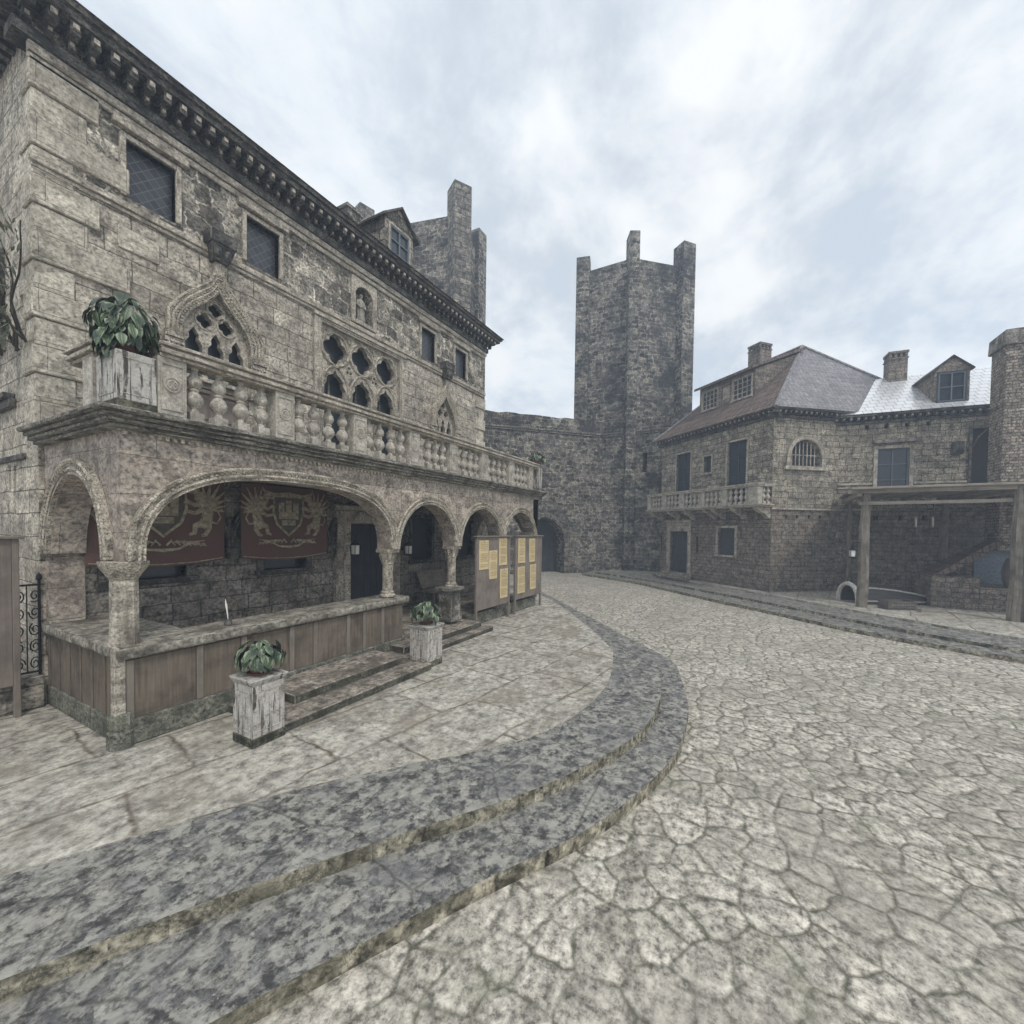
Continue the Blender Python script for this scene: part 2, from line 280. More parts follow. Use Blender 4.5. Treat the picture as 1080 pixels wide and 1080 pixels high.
# ------------------------------------------------------------------ mesh builder
class MB:
    def __init__(s): s.v = []; s.f = []; s.mi = []; s.X = Matrix.Identity(4); s.uv = {}
    def add(s, vs, fs, mi=0):
        o = len(s.v); s.v += [s.X @ Vector(p) for p in vs]
        flip = s.X.to_3x3().determinant() < 0
        for f in fs:
            f = [i + o for i in f]; s.f.append(f[::-1] if flip else f); s.mi.append(mi)
        return s
    def box(s, x0, x1, y0, y1, z0, z1, mi=0):
        v = [(x, y, z) for z in (z0, z1) for y in (y0, y1) for x in (x0, x1)]
        return s.add(v, [(0, 2, 3, 1), (4, 5, 7, 6), (0, 1, 5, 4), (2, 6, 7, 3), (0, 4, 6, 2), (1, 3, 7, 5)], mi)
    def taper(s, x0, x1, y0, y1, z0, z1, ix=0., iy=0., mi=0):
        v = [(x0, y0, z0), (x1, y0, z0), (x0, y1, z0), (x1, y1, z0), (x0 + ix, y0 + iy, z1), (x1 - ix, y0 + iy, z1), (x0 + ix, y1 - iy, z1), (x1 - ix, y1 - iy, z1)]
        return s.add(v, [(0, 2, 3, 1), (4, 5, 7, 6), (0, 1, 5, 4), (2, 6, 7, 3), (0, 4, 6, 2), (1, 3, 7, 5)], mi)
    def prism(s, poly, z0, z1, mt=0, ms=None):
        n = len(poly); a = sum(poly[i][0] * poly[(i + 1) % n][1] - poly[(i + 1) % n][0] * poly[i][1] for i in range(n))
        if a < 0: poly = poly[::-1]
        v = [(p[0], p[1], z0) for p in poly] + [(p[0], p[1], z1) for p in poly]
        ms = mt if ms is None else ms
        s.add(v, [tuple(range(n, 2 * n)), tuple(range(n - 1, -1, -1))], mt)
        o = len(s.v) - 2 * n
        for i in range(n):
            j = (i + 1) % n; f = [o + i, o + j, o + n + j, o + n + i]
            s.f.append(f); s.mi.append(ms)
        return s
    def xz(s, poly, y0, y1, mi=0):
        """polygon in the x-z plane pushed from y0 to y1"""
        n = len(poly); a = sum(poly[i][0] * poly[(i + 1) % n][1] - poly[(i + 1) % n][0] * poly[i][1] for i in range(n))
        if a < 0: poly = poly[::-1]
        v = [(p[0], y0, p[1]) for p in poly] + [(p[0], y1, p[1]) for p in poly]
        fs = [tuple(range(n)), tuple(range(2 * n - 1, n - 1, -1))] + [((i + 1) % n, i, n + i, n + (i + 1) % n) for i in range(n)]
        return s.add(v, fs, mi)
    def lathe(s, prof, cx=0., cy=0., n=14, rot=0., mi=0):
        v = []; f = []
        for r, z in prof:
            for k in range(n):
                a = rot + 2 * PI * k / n; v.append((cx + r * math.cos(a), cy + r * math.sin(a), z))
        for i in range(len(prof) - 1):
            for k in range(n):
                a = i * n + k; b = i * n + (k + 1) % n; f.append((a, b, b + n, a + n))
        f.append(tuple(range(n - 1, -1, -1))); f.append(tuple(range((len(prof) - 1) * n, len(prof) * n)))
        return s.add(v, f, mi)
    def tube(s, pts, r, n=6, closed=False, mi=0):
        pts = [Vector(p) for p in pts]; m = len(pts); v = []; f = []
        rs = r if isinstance(r, (list, tuple)) else [r] * m
        up = Vector((0, 0, 1)); prev = None
        for i, p in enumerate(pts):
            a = pts[(i - 1) % m] if (closed or i > 0) else p; b = pts[(i + 1) % m] if (closed or i < m - 1) else p
            t = (b - a).normalized()
            if prev is None:
                u = t.cross(up)
                if u.length < .1: u = t.cross(Vector((1, 0, 0)))
            else: u = prev - t * prev.dot(t)
            u.normalize(); prev = u; w = t.cross(u)
            for k in range(n):
                an = 2 * PI * k / n; v.append(p + (u * math.cos(an) + w * math.sin(an)) * rs[i])
        for i in range(m if closed else m - 1):
            j = (i + 1) % m
            for k in range(n):
                l = (k + 1) % n; f.append((i * n + k, i * n + l, j * n + l, j * n + k))
        if not closed: f.append(tuple(range(n - 1, -1, -1))); f.append(tuple(range((m - 1) * n, m * n)))
        return s.add(v, [tuple(q) for q in f], mi)
    def bar(s, p, q, w, h, mi=0):
        p = Vector(p); q = Vector(q); t = (q - p).normalized(); up = Vector((0, 0, 1))
        u = t.cross(up)
        if u.length < .05: u = Vector((1, 0, 0))
        u.normalize(); w2 = u.cross(t).normalized(); v = []
        for e in (p, q):
            for a, b in ((-1, -1), (1, -1), (1, 1), (-1, 1)): v.append(e + u * a * w / 2 + w2 * b * h / 2)
        return s.add(v, [(3, 2, 1, 0), (4, 5, 6, 7), (0, 1, 5, 4), (1, 2, 6, 5), (2, 3, 7, 6), (3, 0, 4, 7)], mi)
    def plate(s, outer, holes, y0, y1, mi=0):
        """flat slab in the x-z plane with holes cut through, front at y0"""
        cu = bpy.data.curves.new('tmp', 'CURVE'); cu.dimensions = '2D'; cu.fill_mode = 'BOTH'; cu.extrude = (y1 - y0) / 2
        for poly in [outer] + list(holes):
            sp = cu.splines.new('POLY'); sp.points.add(len(poly) - 1)
            for p, q in zip(sp.points, poly): p.co = (q[0], q[1], 0, 1)
            sp.use_cyclic_u = True
        ob = bpy.data.objects.new('tmp', cu); me = bpy.data.meshes.new_from_object(ob)
        ym = (y0 + y1) / 2
        vs = [(v.co.x, ym + v.co.z, v.co.y) for v in me.vertices]; fs = [tuple(p.vertices)[::-1] for p in me.polygons]
        bpy.data.objects.remove(ob); bpy.data.curves.remove(cu); bpy.data.meshes.remove(me)
        return s.add(vs, fs, mi)
    def build(s, name, mat, parent=None, bevel=0., smooth=35, off=None, uvf=None, segs=1):
        me = bpy.data.meshes.new(name)
        off = off if off is not None else (OFF.get(parent.name) if parent else None)
        v = [p - off for p in s.v] if off is not None else s.v
        me.from_pydata([tuple(p) for p in v], [], s.f)
        mats = mat if isinstance(mat, (list, tuple)) else [mat]
        for m in mats: me.materials.append(m)
        me.polygons.foreach_set('material_index', s.mi)
        bm = bmesh.new(); bm.from_mesh(me)
        bmesh.ops.remove_doubles(bm, verts=bm.verts, dist=1e-5)
        bmesh.ops.recalc_face_normals(bm, faces=bm.faces)
        if bevel > 0:
            es = [e for e in bm.edges if len(e.link_faces) == 2 and e.calc_face_angle(0) > R(40)]
            bmesh.ops.bevel(bm, geom=es, offset=bevel, segments=segs, affect='EDGES', profile=.5, clamp_overlap=True)
        bm.normal_update()
        lay = bm.loops.layers.uv.new('UVMap'); ro = (rnd.uniform(0, 50), rnd.uniform(0, 50)) if uvf is None else (0, 0)
        if uvf != 'keep':
            o2 = off if off is not None else Vector((0, 0, 0))
            for f in bm.faces:
                n = f.normal
                if abs(n.z) > .75:
                    for l in f.loops: l[lay].uv = (l.vert.co.x + ro[0], l.vert.co.y + ro[1])
                else:
                    t = Vector((-n.y, n.x, 0))
                    t = t.normalized() if t.length > 1e-6 else Vector((1, 0, 0))
                    w = Vector((0, 0, 1)) if abs(n.z) < .3 else n.cross(t)
                    for l in f.loops: l[lay].uv = (l.vert.co.dot(t) + ro[0], l.vert.co.dot(w) + ro[1])
        bm.to_mesh(me); bm.free()
        me.shade_smooth(); me.set_sharp_from_angle(angle=R(smooth))
        o = bpy.data.objects.new(name, me); COL.objects.link(o)
        if parent: o.parent = parent
        if parent and off is not None: OFF[o.name] = off
        return o

OFF = {}
def thing(name, label, cat, loc=(0, 0, 0), rz=0., group=None, world=False):
    o = bpy.data.objects.new(name, None); COL.objects.link(o); o.empty_display_size = .3
    o.location = loc; o.rotation_euler = (0, 0, rz); o['label'] = label; o['category'] = cat
    if group: o['group'] = group
    if world: OFF[o.name] = Vector(loc)          # parts of this thing are written in scene coordinates
    return o
def tag(o, label, cat, group=None, kind=None):
    o['label'] = label; o['category'] = cat
    if group: o['group'] = group
    if kind: o['kind'] = kind
    return o
def struct(o, kind='structure'): o['kind'] = kind; return o
def dup(root, loc=None, rz=None, label=None):
    r = root.copy(); COL.objects.link(r)
    if loc is not None: r.location = loc
    if rz is not None: r.rotation_euler = (0, 0, rz)
    if label: r['label'] = label
    for ch in list(root.children):
        c = ch.copy(); COL.objects.link(c); c.parent = r
        for g in list(ch.children):
            d = g.copy(); COL.objects.link(d); d.parent = c
    return r
def rect(x0, x1, z0, z1): return [(x0, z0), (x1, z0), (x1, z1), (x0, z1)]
def TR(x, y, z=0., a=0.): return Matrix.Translation((x, y, z)) @ Matrix.Rotation(R(a), 4, 'Z')
def super_arch(x0, x1, z0, h, p=2.0, n=24):
    c = (x0 + x1) / 2; a = (x1 - x0) / 2; out = []
    for i in range(n + 1):
        th = PI - PI * i / n; ct, st = math.cos(th), math.sin(th)
        out.append((c + a * math.copysign(abs(ct) ** (2 / p), ct), z0 + h * abs(st) ** (2 / p)))
    return out
def offset(pts, d):
    out = []
    for i, p in enumerate(pts):
        a = Vector(pts[max(0, i - 1)]); b = Vector(pts[min(len(pts) - 1, i + 1)]); t = (b - a).normalized()
        out.append((p[0] - t.y * d, p[1] + t.x * d))
    return out
def circle(cx, cz, r, n=24): return [(cx + r * math.cos(2 * PI * i / n), cz + r * math.sin(2 * PI * i / n)) for i in range(n)]
def quatre(cx, cz, r, n=48):
    """four-lobed opening of overall radius r"""
    d, q = r * .5, r * .5 * 1.02; out = []
    for i in range(n):
        a = 2 * PI * i / n; ph = (a + PI / 4) % (PI / 2) - PI / 4
        rr = d * math.cos(ph) + math.sqrt(max(0, q * q - (d * math.sin(ph)) ** 2)); out.append((cx + rr * math.cos(a), cz + rr * math.sin(a)))
    return out
def archivolt(mb, pts, w, y0, proud, roll=.03, dent=True):
    """moulded arch band: flat ring with rolls at both rims and a row of small carved teeth"""
    o = offset(pts, w)
    for i in range(len(pts) - 1):
        a, b, c, d = pts[i], pts[i + 1], o[i + 1], o[i]
        v = [(q[0], y, q[1]) for y in (y0 - proud, y0) for q in (a, b, c, d)]
        mb.add(v, [(3, 2, 1, 0), (4, 5, 6, 7), (0, 1, 5, 4), (2, 3, 7, 6), (0, 4, 7, 3), (1, 2, 6, 5)] if i in (0, len(pts) - 2) else [(3, 2, 1, 0), (0, 1, 5, 4), (2, 3, 7, 6)])
    mb.tube([(q[0], y0 - proud, q[1]) for q in offset(pts, w - roll)], roll, 6)
    mb.tube([(q[0], y0 - proud, q[1]) for q in offset(pts, w * .32)], roll * .8, 6)
    if dent:
        mid = offset(pts, w * .62); L = 0.
        for i in range(len(mid) - 1):
            a = Vector(mid[i]); b = Vector(mid[i + 1]); k = max(1, int((b - a).length / .055))
            for j in range(k):
                p = a.lerp(b, (j + .5) / k); s_ = .014
                mb.box(p.x - s_, p.x + s_, y0 - proud - .014, y0 - proud + .005, p.y - s_, p.y + s_)

def window(parent, x0, x1, z0, z1, y, fw=.09, proud=.05, depth=.18, glass='lattice', framem='trim', sill=True, bars=(0, 0), label=None, barm='shutter'):
    """rectangular window set in a wall whose outer face is at y"""
    f = MB(); f.X = CURX
    f.box(x0 - fw, x0, y - proud, y + depth, z0, z1 + fw); f.box(x1, x1 + fw, y - proud, y + depth, z0, z1 + fw); f.box(x0, x1, y - proud + .002, y + depth, z1, z1 + fw - .003)
    w = f.build('window', M[framem], parent, .008)
    if label: w['label'] = label
    g = MB(); g.X = CURX; g.box(x0, x1, y + depth - .05, y + depth - .02, z0, z1); g.build('pane', M[glass], w)
    if sill:
        s_ = MB(); s_.X = CURX; s_.box(x0 - fw - .03, x1 + fw + .03, y - proud - .05, y + depth - .03, z0 - .09, z0); s_.build('sill', M[framem], w, .01)
    if bars[0] or bars[1]:
        b = MB(); b.X = CURX
        ya, yb = y + depth - .10, y + depth - .055
        b.box(x0, x0 + .04, ya, yb, z0, z1); b.box(x1 - .04, x1, ya, yb, z0, z1)
        b.box(x0 + .04, x1 - .04, ya, yb, z1 - .04, z1); b.box(x0 + .04, x1 - .04, ya, yb, z0, z0 + .04)
        for i in range(bars[0]):
            x = x0 + (x1 - x0) * (i + 1) / (bars[0] + 1); b.box(x - .02, x + .02, ya + .004, yb - .004, z0 + .04, z1 - .04)
        for i in range(bars[1]):
            z = z0 + (z1 - z0) * (i + 1) / (bars[1] + 1); b.box(x0 + .04, x1 - .04, ya + .008, yb - .008, z - .015, z + .015)
        b.build('muntins', M[barm], w)
    return w
CURX = Matrix.Identity(4)

BAL = [(.045, 0), (.045, .03), (.035, .05), (.05, .075), (.088, .13), (.095, .185), (.075, .24), (.04, .285), (.05, .3), (.05, .315), (.038, .33), (.07, .365), (.085, .41), (.072, .465), (.042, .525), (.032, .56), (.045, .575), (.045, .6)]
def baluster(mb, x, y, z0, h):
    mb.box(x - .075, x + .075, y - .075, y + .075, z0, z0 + h * .16)
    mb.lathe([(r, z0 + h * .16 + z / .6 * h * .84) for r, z in BAL], x, y, 12)
def medallion(mb, x, z, y, w, h):
    """raised border and carved roundel on a pier face"""
    x0, x1, z0, z1 = x - w / 2, x + w / 2, z - h / 2, z + h / 2
    for a in (rect(x0, x1, z0, z0 + .015), rect(x0, x1, z1 - .015, z1), rect(x0, x0 + .012, z0 + .016, z1 - .016), rect(x1 - .012, x1, z0 + .016, z1 - .016)): mb.xz(a, y - .012, y)
    rr = w * .36
    mb.tube([(p[0], y - .003, p[1] + h * .06) for p in circle(x, z, rr, 18)], .012, 5, True)
    mb.tube([(p[0], y - .003, p[1] + h * .06) for p in circle(x, z, rr * .6, 12)], .009, 5, True)
    for k in range(6):
        a = k * PI / 3; mb.tube([(x, y, z + h * .06), (x + rr * .55 * math.cos(a), y - .006, z + h * .06 + rr * .55 * math.sin(a))], .008, 4)

# ------------------------------------------------------------------ ground (the setting)
def smooth_line(pts, n=6):
    out = []
    P = [Vector(p) for p in pts]
    for i in range(len(P) - 1):
        p0 = P[max(0, i - 1)]; p1 = P[i]; p2 = P[i + 1]; p3 = P[min(len(P) - 1, i + 2)]
        for k in range(n):
            t = k / n
            out.append(tuple(.5 * ((2 * p1) + (p2 - p0) * t + (2 * p0 - 5 * p1 + 4 * p2 - p3) * t * t + (3 * p1 - p0 - 3 * p2 + p3) * t ** 3)))
    out.append(tuple(P[-1])); return out
g = MB(); nx = 60
g.add([(-40, -40, -.27), (70, -40, -.27), (70, 70, -.27), (-40, 70, -.27)], [(0, 1, 2, 3)])
struct(g.build('street', M['street'], uvf=1))
TIN = smooth_line([(-3, 6.0), (-.5, 5.05), (1.2, 4.2), (2.28, 3.64), (3.03, 3.14), (3.81, 2.53), (4.55, 2.08), (5.31, 1.9), (6.08, 1.85), (6.79, 1.9), (8.0, 2.18), (8.7, 2.45), (10.3, 3.49), (12.7, 5.23), (14.2, 6.6), (15.2, 8.2), (15.6, 11)])
TOUT = smooth_line([(-3.3, 5.0), (-.8, 4.05), (1.0, 3.2), (2.3, 2.45), (3.32, 1.8), (3.94, 1.49), (4.88, 1.15), (5.63, 1.03), (6.31, 1.04), (7.04, 1.14), (8.03, 1.38), (9.01, 1.72), (10.19, 2.71), (12.0, 4.28), (15.0, 6.95), (16.1, 8.6), (16.5, 11)])
TLOW = smooth_line([(-3.5, 4.3), (-1.0, 3.35), (.9, 2.45), (2.4, 1.7), (3.3, 1.2), (3.99, .93), (4.53, .78), (5.02, .68), (5.41, .64), (6.46, .67), (7.02, .76), (7.88, .95), (8.9, 1.3), (10.4, 2.6), (12.2, 4.2), (15.2, 6.9), (16.3, 8.6), (16.7, 11)])
b = MB(); b.prism(TIN + [(15.6, 13), (-14, 13), (-14, 6.0)], -.2, .0); struct(b.build('terrace', [M['terrace']], uvf=1, smooth=30))
b = MB(); b.prism(TOUT + [(16.5, 12), (-15, 12), (-15, 5.0)], -.255, -.012, 0, 1); struct(b.build('terrace_step', [M['band'], M['riser']], uvf=1, smooth=30))
b = MB(); b.prism(TLOW + [(16.7, 12.5), (-16, 12.5), (-16, 4.3)], -.6, -.14, 0, 1); struct(b.build('terrace_lower_step', [M['band'], M['riser']], uvf=1, smooth=30))
RIN = smooth_line([(10.8, -13), (12.6, -9.5), (14.66, -5.8), (16.2, -3.9), (18.1, -2.15), (19.6, -.75), (21.4, 1.1), (23.1, 3.0), (24.4, 5.0), (25.6, 7.4)])
RMID = smooth_line([(9.9, -12.5), (11.7, -9), (13.5, -5.4), (14.95, -3.4), (16.8, -1.65), (18.4, -.05), (20.3, 2.0), (22.1, 3.9), (23.5, 5.9), (24.9, 8.0)])
ROUT = smooth_line([(9.3, -12.2), (11.1, -8.7), (12.96, -5.14), (14.4, -2.75), (16.25, -.85), (17.8, .85), (19.6, 2.6), (21.8, 4.8), (23.0, 6.6), (24.3, 8.6)])
b = MB(); b.prism(RIN + [(40, 7), (40, -25), (14, -25)], -.22, .0); struct(b.build('sidewalk', [M['terrace']], uvf=1))
b = MB(); b.prism(RMID + [(39, 8), (39, -24), (13, -24)], -.25, -.07, 0, 1); struct(b.build('sidewalk_step', [M['band'], M['riser']], uvf=1))
b = MB(); b.prism(ROUT + [(38, 8.5), (38, -23), (12, -23)], -.6, -.16, 0, 1); struct(b.build('sidewalk_lower_step', [M['band'], M['riser']], uvf=1))

# ------------------------------------------------------------------ the palace with its arcaded loggia
pal = thing('palace', 'grey stone palace with tracery windows and an arcaded loggia carrying a balustraded terrace', 'palace', (1.95, 5.8, 0), world=True)
YW = 8.1
OG_IN = [(.54, 5.58), (.51, 5.74), (.45, 5.87), (.34, 6.0), (.20, 6.13), (.08, 6.27), (0, 6.40)]
OG_OUT = [(.745, 5.8), (.66, 5.94), (.54, 6.09), (.40, 6.245), (.26, 6.385), (.15, 6.5), (.07, 6.68)]
def ogee(c, k, t):
    """one line of the pointed ogee head, t = 0 at the opening and 1 at the outer rim"""
    half = smooth_line([(a[0] + (b[0] - a[0]) * t, a[1] + (b[1] - a[1]) * t) for a, b in zip(OG_IN, OG_OUT)], 3)
    return [(c + x * k, z) for x, z in half] + [(c - x * k, z) for x, z in half[::-1][(1 if t == 0 else 0):]]
def ogee_poly(c, k, t, zb):
    top = ogee(c, k, t); return [(top[-1][0], zb), (top[0][0], zb)] + top
lw1 = (2.6, 3.55, 1.56, 2.3); lw2 = (4.85, 5.72, 1.56, 2.3); lw3 = (8.95, 9.78, 1.52, 2.68); lw4 = (11.1, 11.9, 1.52, 2.68)
door = (6.82, 8.02, .28, 2.48)
b = MB(); b.plate(rect(2.34, 12.5, 0, 3.4), [rect(*k) for k in (lw1, lw2, lw3, lw4, door)], YW, YW + .45)
b.build('loggia_back_wall', M['inner'], pal)
o1 = ogee_poly(4.04, 1.0, .02, 3.62); o2 = ogee_poly(10.33, .86, .02, 3.62)
PAN = rect(6.08, 8.42, 3.62, 6.78)
b = MB(); b.plate(rect(1.9, 12.5, 3.4, 7.03), [o1, o2, PAN], YW, YW + .45); b.build('main_wall', M['wall'], pal)
tw = [(2.82, 3.44), (4.53, 5.15), (9.27, 9.86), (10.84, 11.43)]
NI = [(6.98, 7.22), (7.5, 7.22)] + super_arch(6.98, 7.5, 7.8, .24, 2, 14)[::-1]
b = MB(); b.plate(rect(1.9, 12.5, 7.03, 9.0), [rect(a, c, 7.2, 8.02) for a, c in tw] + [NI], YW + .004, YW + .45); b.build('upper_wall', M['frieze'], pal)
# side, back and far walls
CURX = TR(1.9, 14.5, 0, -90)
b = MB(); b.X = CURX; b.plate(rect(0, 5.944, 3.4, 9.0), [rect(4.0, 4.95, 4.95, 6.15)], 0, .45); b.plate(rect(0, 6.4, 0, 3.4), [rect(5.36, 5.47, 2.88, 3.2), rect(5.15, 5.24, 2.85, 3.22)], 0, .44); b.build('side_wall', M['wall'], pal)
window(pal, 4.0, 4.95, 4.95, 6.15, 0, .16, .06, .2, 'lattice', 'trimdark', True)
b = MB(); b.X = CURX
b.box(1.5, 5.55, -.07, 0, 4.0, 4.12); b.box(1.6, 5.5, -.12, -.0, 4.12, 4.2); b.box(.5, 5.94, -.035, 0, 3.26, 3.34); b.build('side_moulding', M['trimdark'], pal, .01)
CURX = Matrix.Identity(4)
b = MB(); b.box(12.05, 12.5, YW + .45, 14.5, 0, 9.0); b.build('far_side_wall', M['wall'], pal)
b = MB(); b.box(2.35, 12.05, 14.05, 14.5, 0, 9.0); b.build('rear_wall', M['wall'], pal)
# string course and mouldings
b = MB(); b.xz(rect(1.84, 12.54, 7.0, 7.1), YW - .07, YW); b.xz(rect(1.86, 12.52, 6.94, 7.0), YW - .04, YW); b.build('string_course', M['trim'], pal, .012)
b = MB(); b.box(1.84, 12.56, YW - .09, YW, 8.34, 8.46); b.box(1.84, 12.54, YW - .05, YW, 8.24, 8.34)
b.build('frieze_moulding', M['trim'], pal, .015)
b = MB()
b.box(1.7, 12.6, YW - .12, YW + .2, 8.46, 8.6); b.box(1.4, 12.88, YW - .42, YW + .2, 8.84, 8.93); b.box(1.33, 12.95, YW - .48, YW + .2, 8.93, 9.0)
x = 1.75
while x < 12.7:
    b.box(x, x + .1, YW - .37, YW - .12, 8.7, 8.84, 0); b.box(x + .02, x + .08, YW - .40, YW - .37, 8.75, 8.81, 1)
    b.box(x + .02, x + .09, YW - .22, YW - .12, 8.6, 8.7, 0); b.box(x + .035, x + .075, YW - .235, YW - .22, 8.63, 8.67, 1); x += .2
y = YW + .05
while y < 14.3:
    b.box(1.55, 1.9, y, y + .1, 8.7, 8.84, 0); b.box(12.5, 12.8, y, y + .1, 8.7, 8.84, 0); y += .2
b.box(1.4, 1.9, YW + .2, 14.6, 8.84, 9.0); b.box(12.5, 12.9, YW + .2, 14.6, 8.84, 9.0)
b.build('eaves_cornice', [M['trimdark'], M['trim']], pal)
b = MB(); b.add([(1.3, 7.58, 9.0), (13.0, 7.58, 9.0), (13.0, 14.9, 9.0), (1.3, 14.9, 9.0), (3.0, 11.3, 11.1), (11.3, 11.3, 11.1)], [(0, 1, 5, 4), (1, 2, 5), (2, 3, 4, 5), (3, 0, 4), (0, 3, 2, 1)])
rf = b.build('roof', M['roofbrown'], pal)
# quoins
b = MB(); z = 3.62; i = 0
while z < 8.2:
    w1, w2 = ((.62, .3), (.36, .55), (.95, .4), (.5, .3))[i % 4]; pr = (.05, .03, .055, .025)[i % 4]
    b.box(1.9 - pr, 1.9 + w1, YW - pr, YW + w2, z + .004, z + .356); z += .36; i += 1
b.box(2.72, 3.22, YW - .03, YW, 6.42, 6.74)
b.build('quoins', M['quoin'], pal, .012); b = MB()
z = 3.62; i = 0
while z < 6.6:
    w1 = (.5, .28)[i % 2]; pr = (.06, .02)[i % 2]
    b.box(12.5 - w1, 12.5 + pr, YW - pr, YW + .3, z + .004, z + .356); z += .36; i += 1
b.build('quoins', M['quoin'], pal, .012)
for a, c in tw: window(pal, a, c, 7.2, 8.02, YW, .075, .045, .16, 'lattice', 'trim', False)
for a, c in tw: b = MB(); b.box(a - .16, c + .16, YW - .1, YW, 8.13, 8.235); b.build('window_hood', M['trim'], pal, .012)
# niche
b = MB(); inn = super_arch(6.98, 7.5, 7.8, .24, 2, 14)
b.xz([(6.86, 7.14), (6.98, 7.14), (6.98, 7.8)] + inn[1:-1] + [(7.5, 7.8), (7.5, 7.14), (7.62, 7.14), (7.62, 8.2), (6.86, 8.2)], YW - .05, YW)
b.box(6.96, 7.52, YW - .08, YW + .3, 7.13, 7.22); b.box(6.96, 7.52, YW + .3, YW + .34, 7.22, 8.1); b.build('niche', M['trim'], pal, .01)
# ogee windows
def ogee_window(c, kk):
    x0, x1 = c - .54 * kk, c + .54 * kk
    f = MB(); f.plate(ogee_poly(c, kk, 1.0, 4.7), [[(p[0], max(p[1], 4.71)) for p in ogee_poly(c, kk, 0., 4.7)]], YW - .1, YW + .03)
    w = f.build('ogee_window', M['rope'], pal, .012)
    m = MB()
    for t_, r, yo in ((.95, .034, .1), (.66, .03, .1), (.36, .024, .1), (.07, .03, .085)):
        t = ogee(c, kk, t_)
        m.tube([(t[0][0], YW - yo, 4.75)] + [(p[0], YW - yo, p[1]) for p in t] + [(t[-1][0], YW - yo, 4.75)], r, 6)
    for t_ in (.2, .52, .82):
        t = ogee(c, kk, t_)
        for q in range(0, len(t)):
            m.lathe([(.0, 0), (.022, .01), (.022, .03), (.0, .04)], t[q][0], YW - .105, 5)
            for i in range(len(m.v) - 20, len(m.v)): m.v[i].z += t[q][1] - .02
    m.box(c - .075, c + .075, YW - .12, YW, 6.6, 6.9)
    m.box(x0 - .26, x0 - .002, YW - .13, YW - .02, 5.28, 5.46); m.box(x1 + .002, x1 + .26, YW - .13, YW - .02, 5.28, 5.46)
    for s_ in (-1, 1):
        for k in range(5):
            m.lathe([(.0, -.0), (.035, .02), (.03, .05), (.0, .06)], (x0 - .13 if s_ < 0 else x1 + .13) + (k - 2) * .05, YW - .13, 6)
            for i in range(len(m.v) - 24, len(m.v)): m.v[i].z += 5.34
    m.build('moulding', M['rope'], w)
    tr = MB(); sc_ = kk
    holes = [quatre(c, 6.1, .115 * sc_), quatre(c - .17 * sc_, 5.86, .125 * sc_), quatre(c + .17 * sc_, 5.86, .125 * sc_)]
    for dx in (-.335, 0, .335):
        cx = c + dx * sc_; hw = .125 * sc_
        holes.append([(cx - hw, 4.9), (cx + hw, 4.9), (cx + hw, 5.42), (cx + hw * .55, 5.5), (cx + hw * .6, 5.58), (cx, 5.7), (cx - hw * .6, 5.58), (cx - hw * .55, 5.5), (cx - hw, 5.42)])
    tr.plate(ogee_poly(c, kk, .03, 4.84), holes, YW + .03, YW + .13)
    for hx, hz in ((c, 6.1), (c - .17 * sc_, 5.86), (c + .17 * sc_, 5.86)): tr.tube([(p[0], YW + .028, p[1]) for p in circle(hx, hz, .15 * sc_, 18)], .016, 5, True)
    tr.build('tracery', M['trim'], w, .006)
    gl = MB(); gl.box(x0, x1, YW + .22, YW + .25, 4.84, 6.5); gl.build('pane', M['glass'], w)
    dr = MB(); dr.box(x0, x1, YW + .12, YW + .16, 3.62, 4.84)
    for s_ in (0, 1):
        xa = x0 + .05 + s_ * (x1 - x0) / 2; xb = xa + (x1 - x0) / 2 - .1
        for za in (3.72, 4.22): dr.box(xa + .04, xb - .04, YW + .1, YW + .12, za, za + .4)
        dr.box(xa, xb, YW + .09, YW + .12, 4.66, 4.76)
    dr.build('door_leaves', M['board'], w, .006)
    k = MB(); k.taper(c - .12, c + .12, YW - .18, YW, 6.86, 7.12, -.07, -.07)
    k.v = [Vector((p.x, min(p.y, YW), p.z)) for p in k.v]
    k.box(c - .21, c + .21, YW - .26, YW, 7.12, 7.34); 
    for s_ in (-1, 1): k.lathe([(.0, 6.9), (.06, 6.94), (.07, 7.02), (.02, 7.1)], c + s_ * .08, YW - .2, 8)
    k.build('corbel', M['trimdark'], w, .015)
ogee_window(4.04, 1.0); ogee_window(10.33, .86)
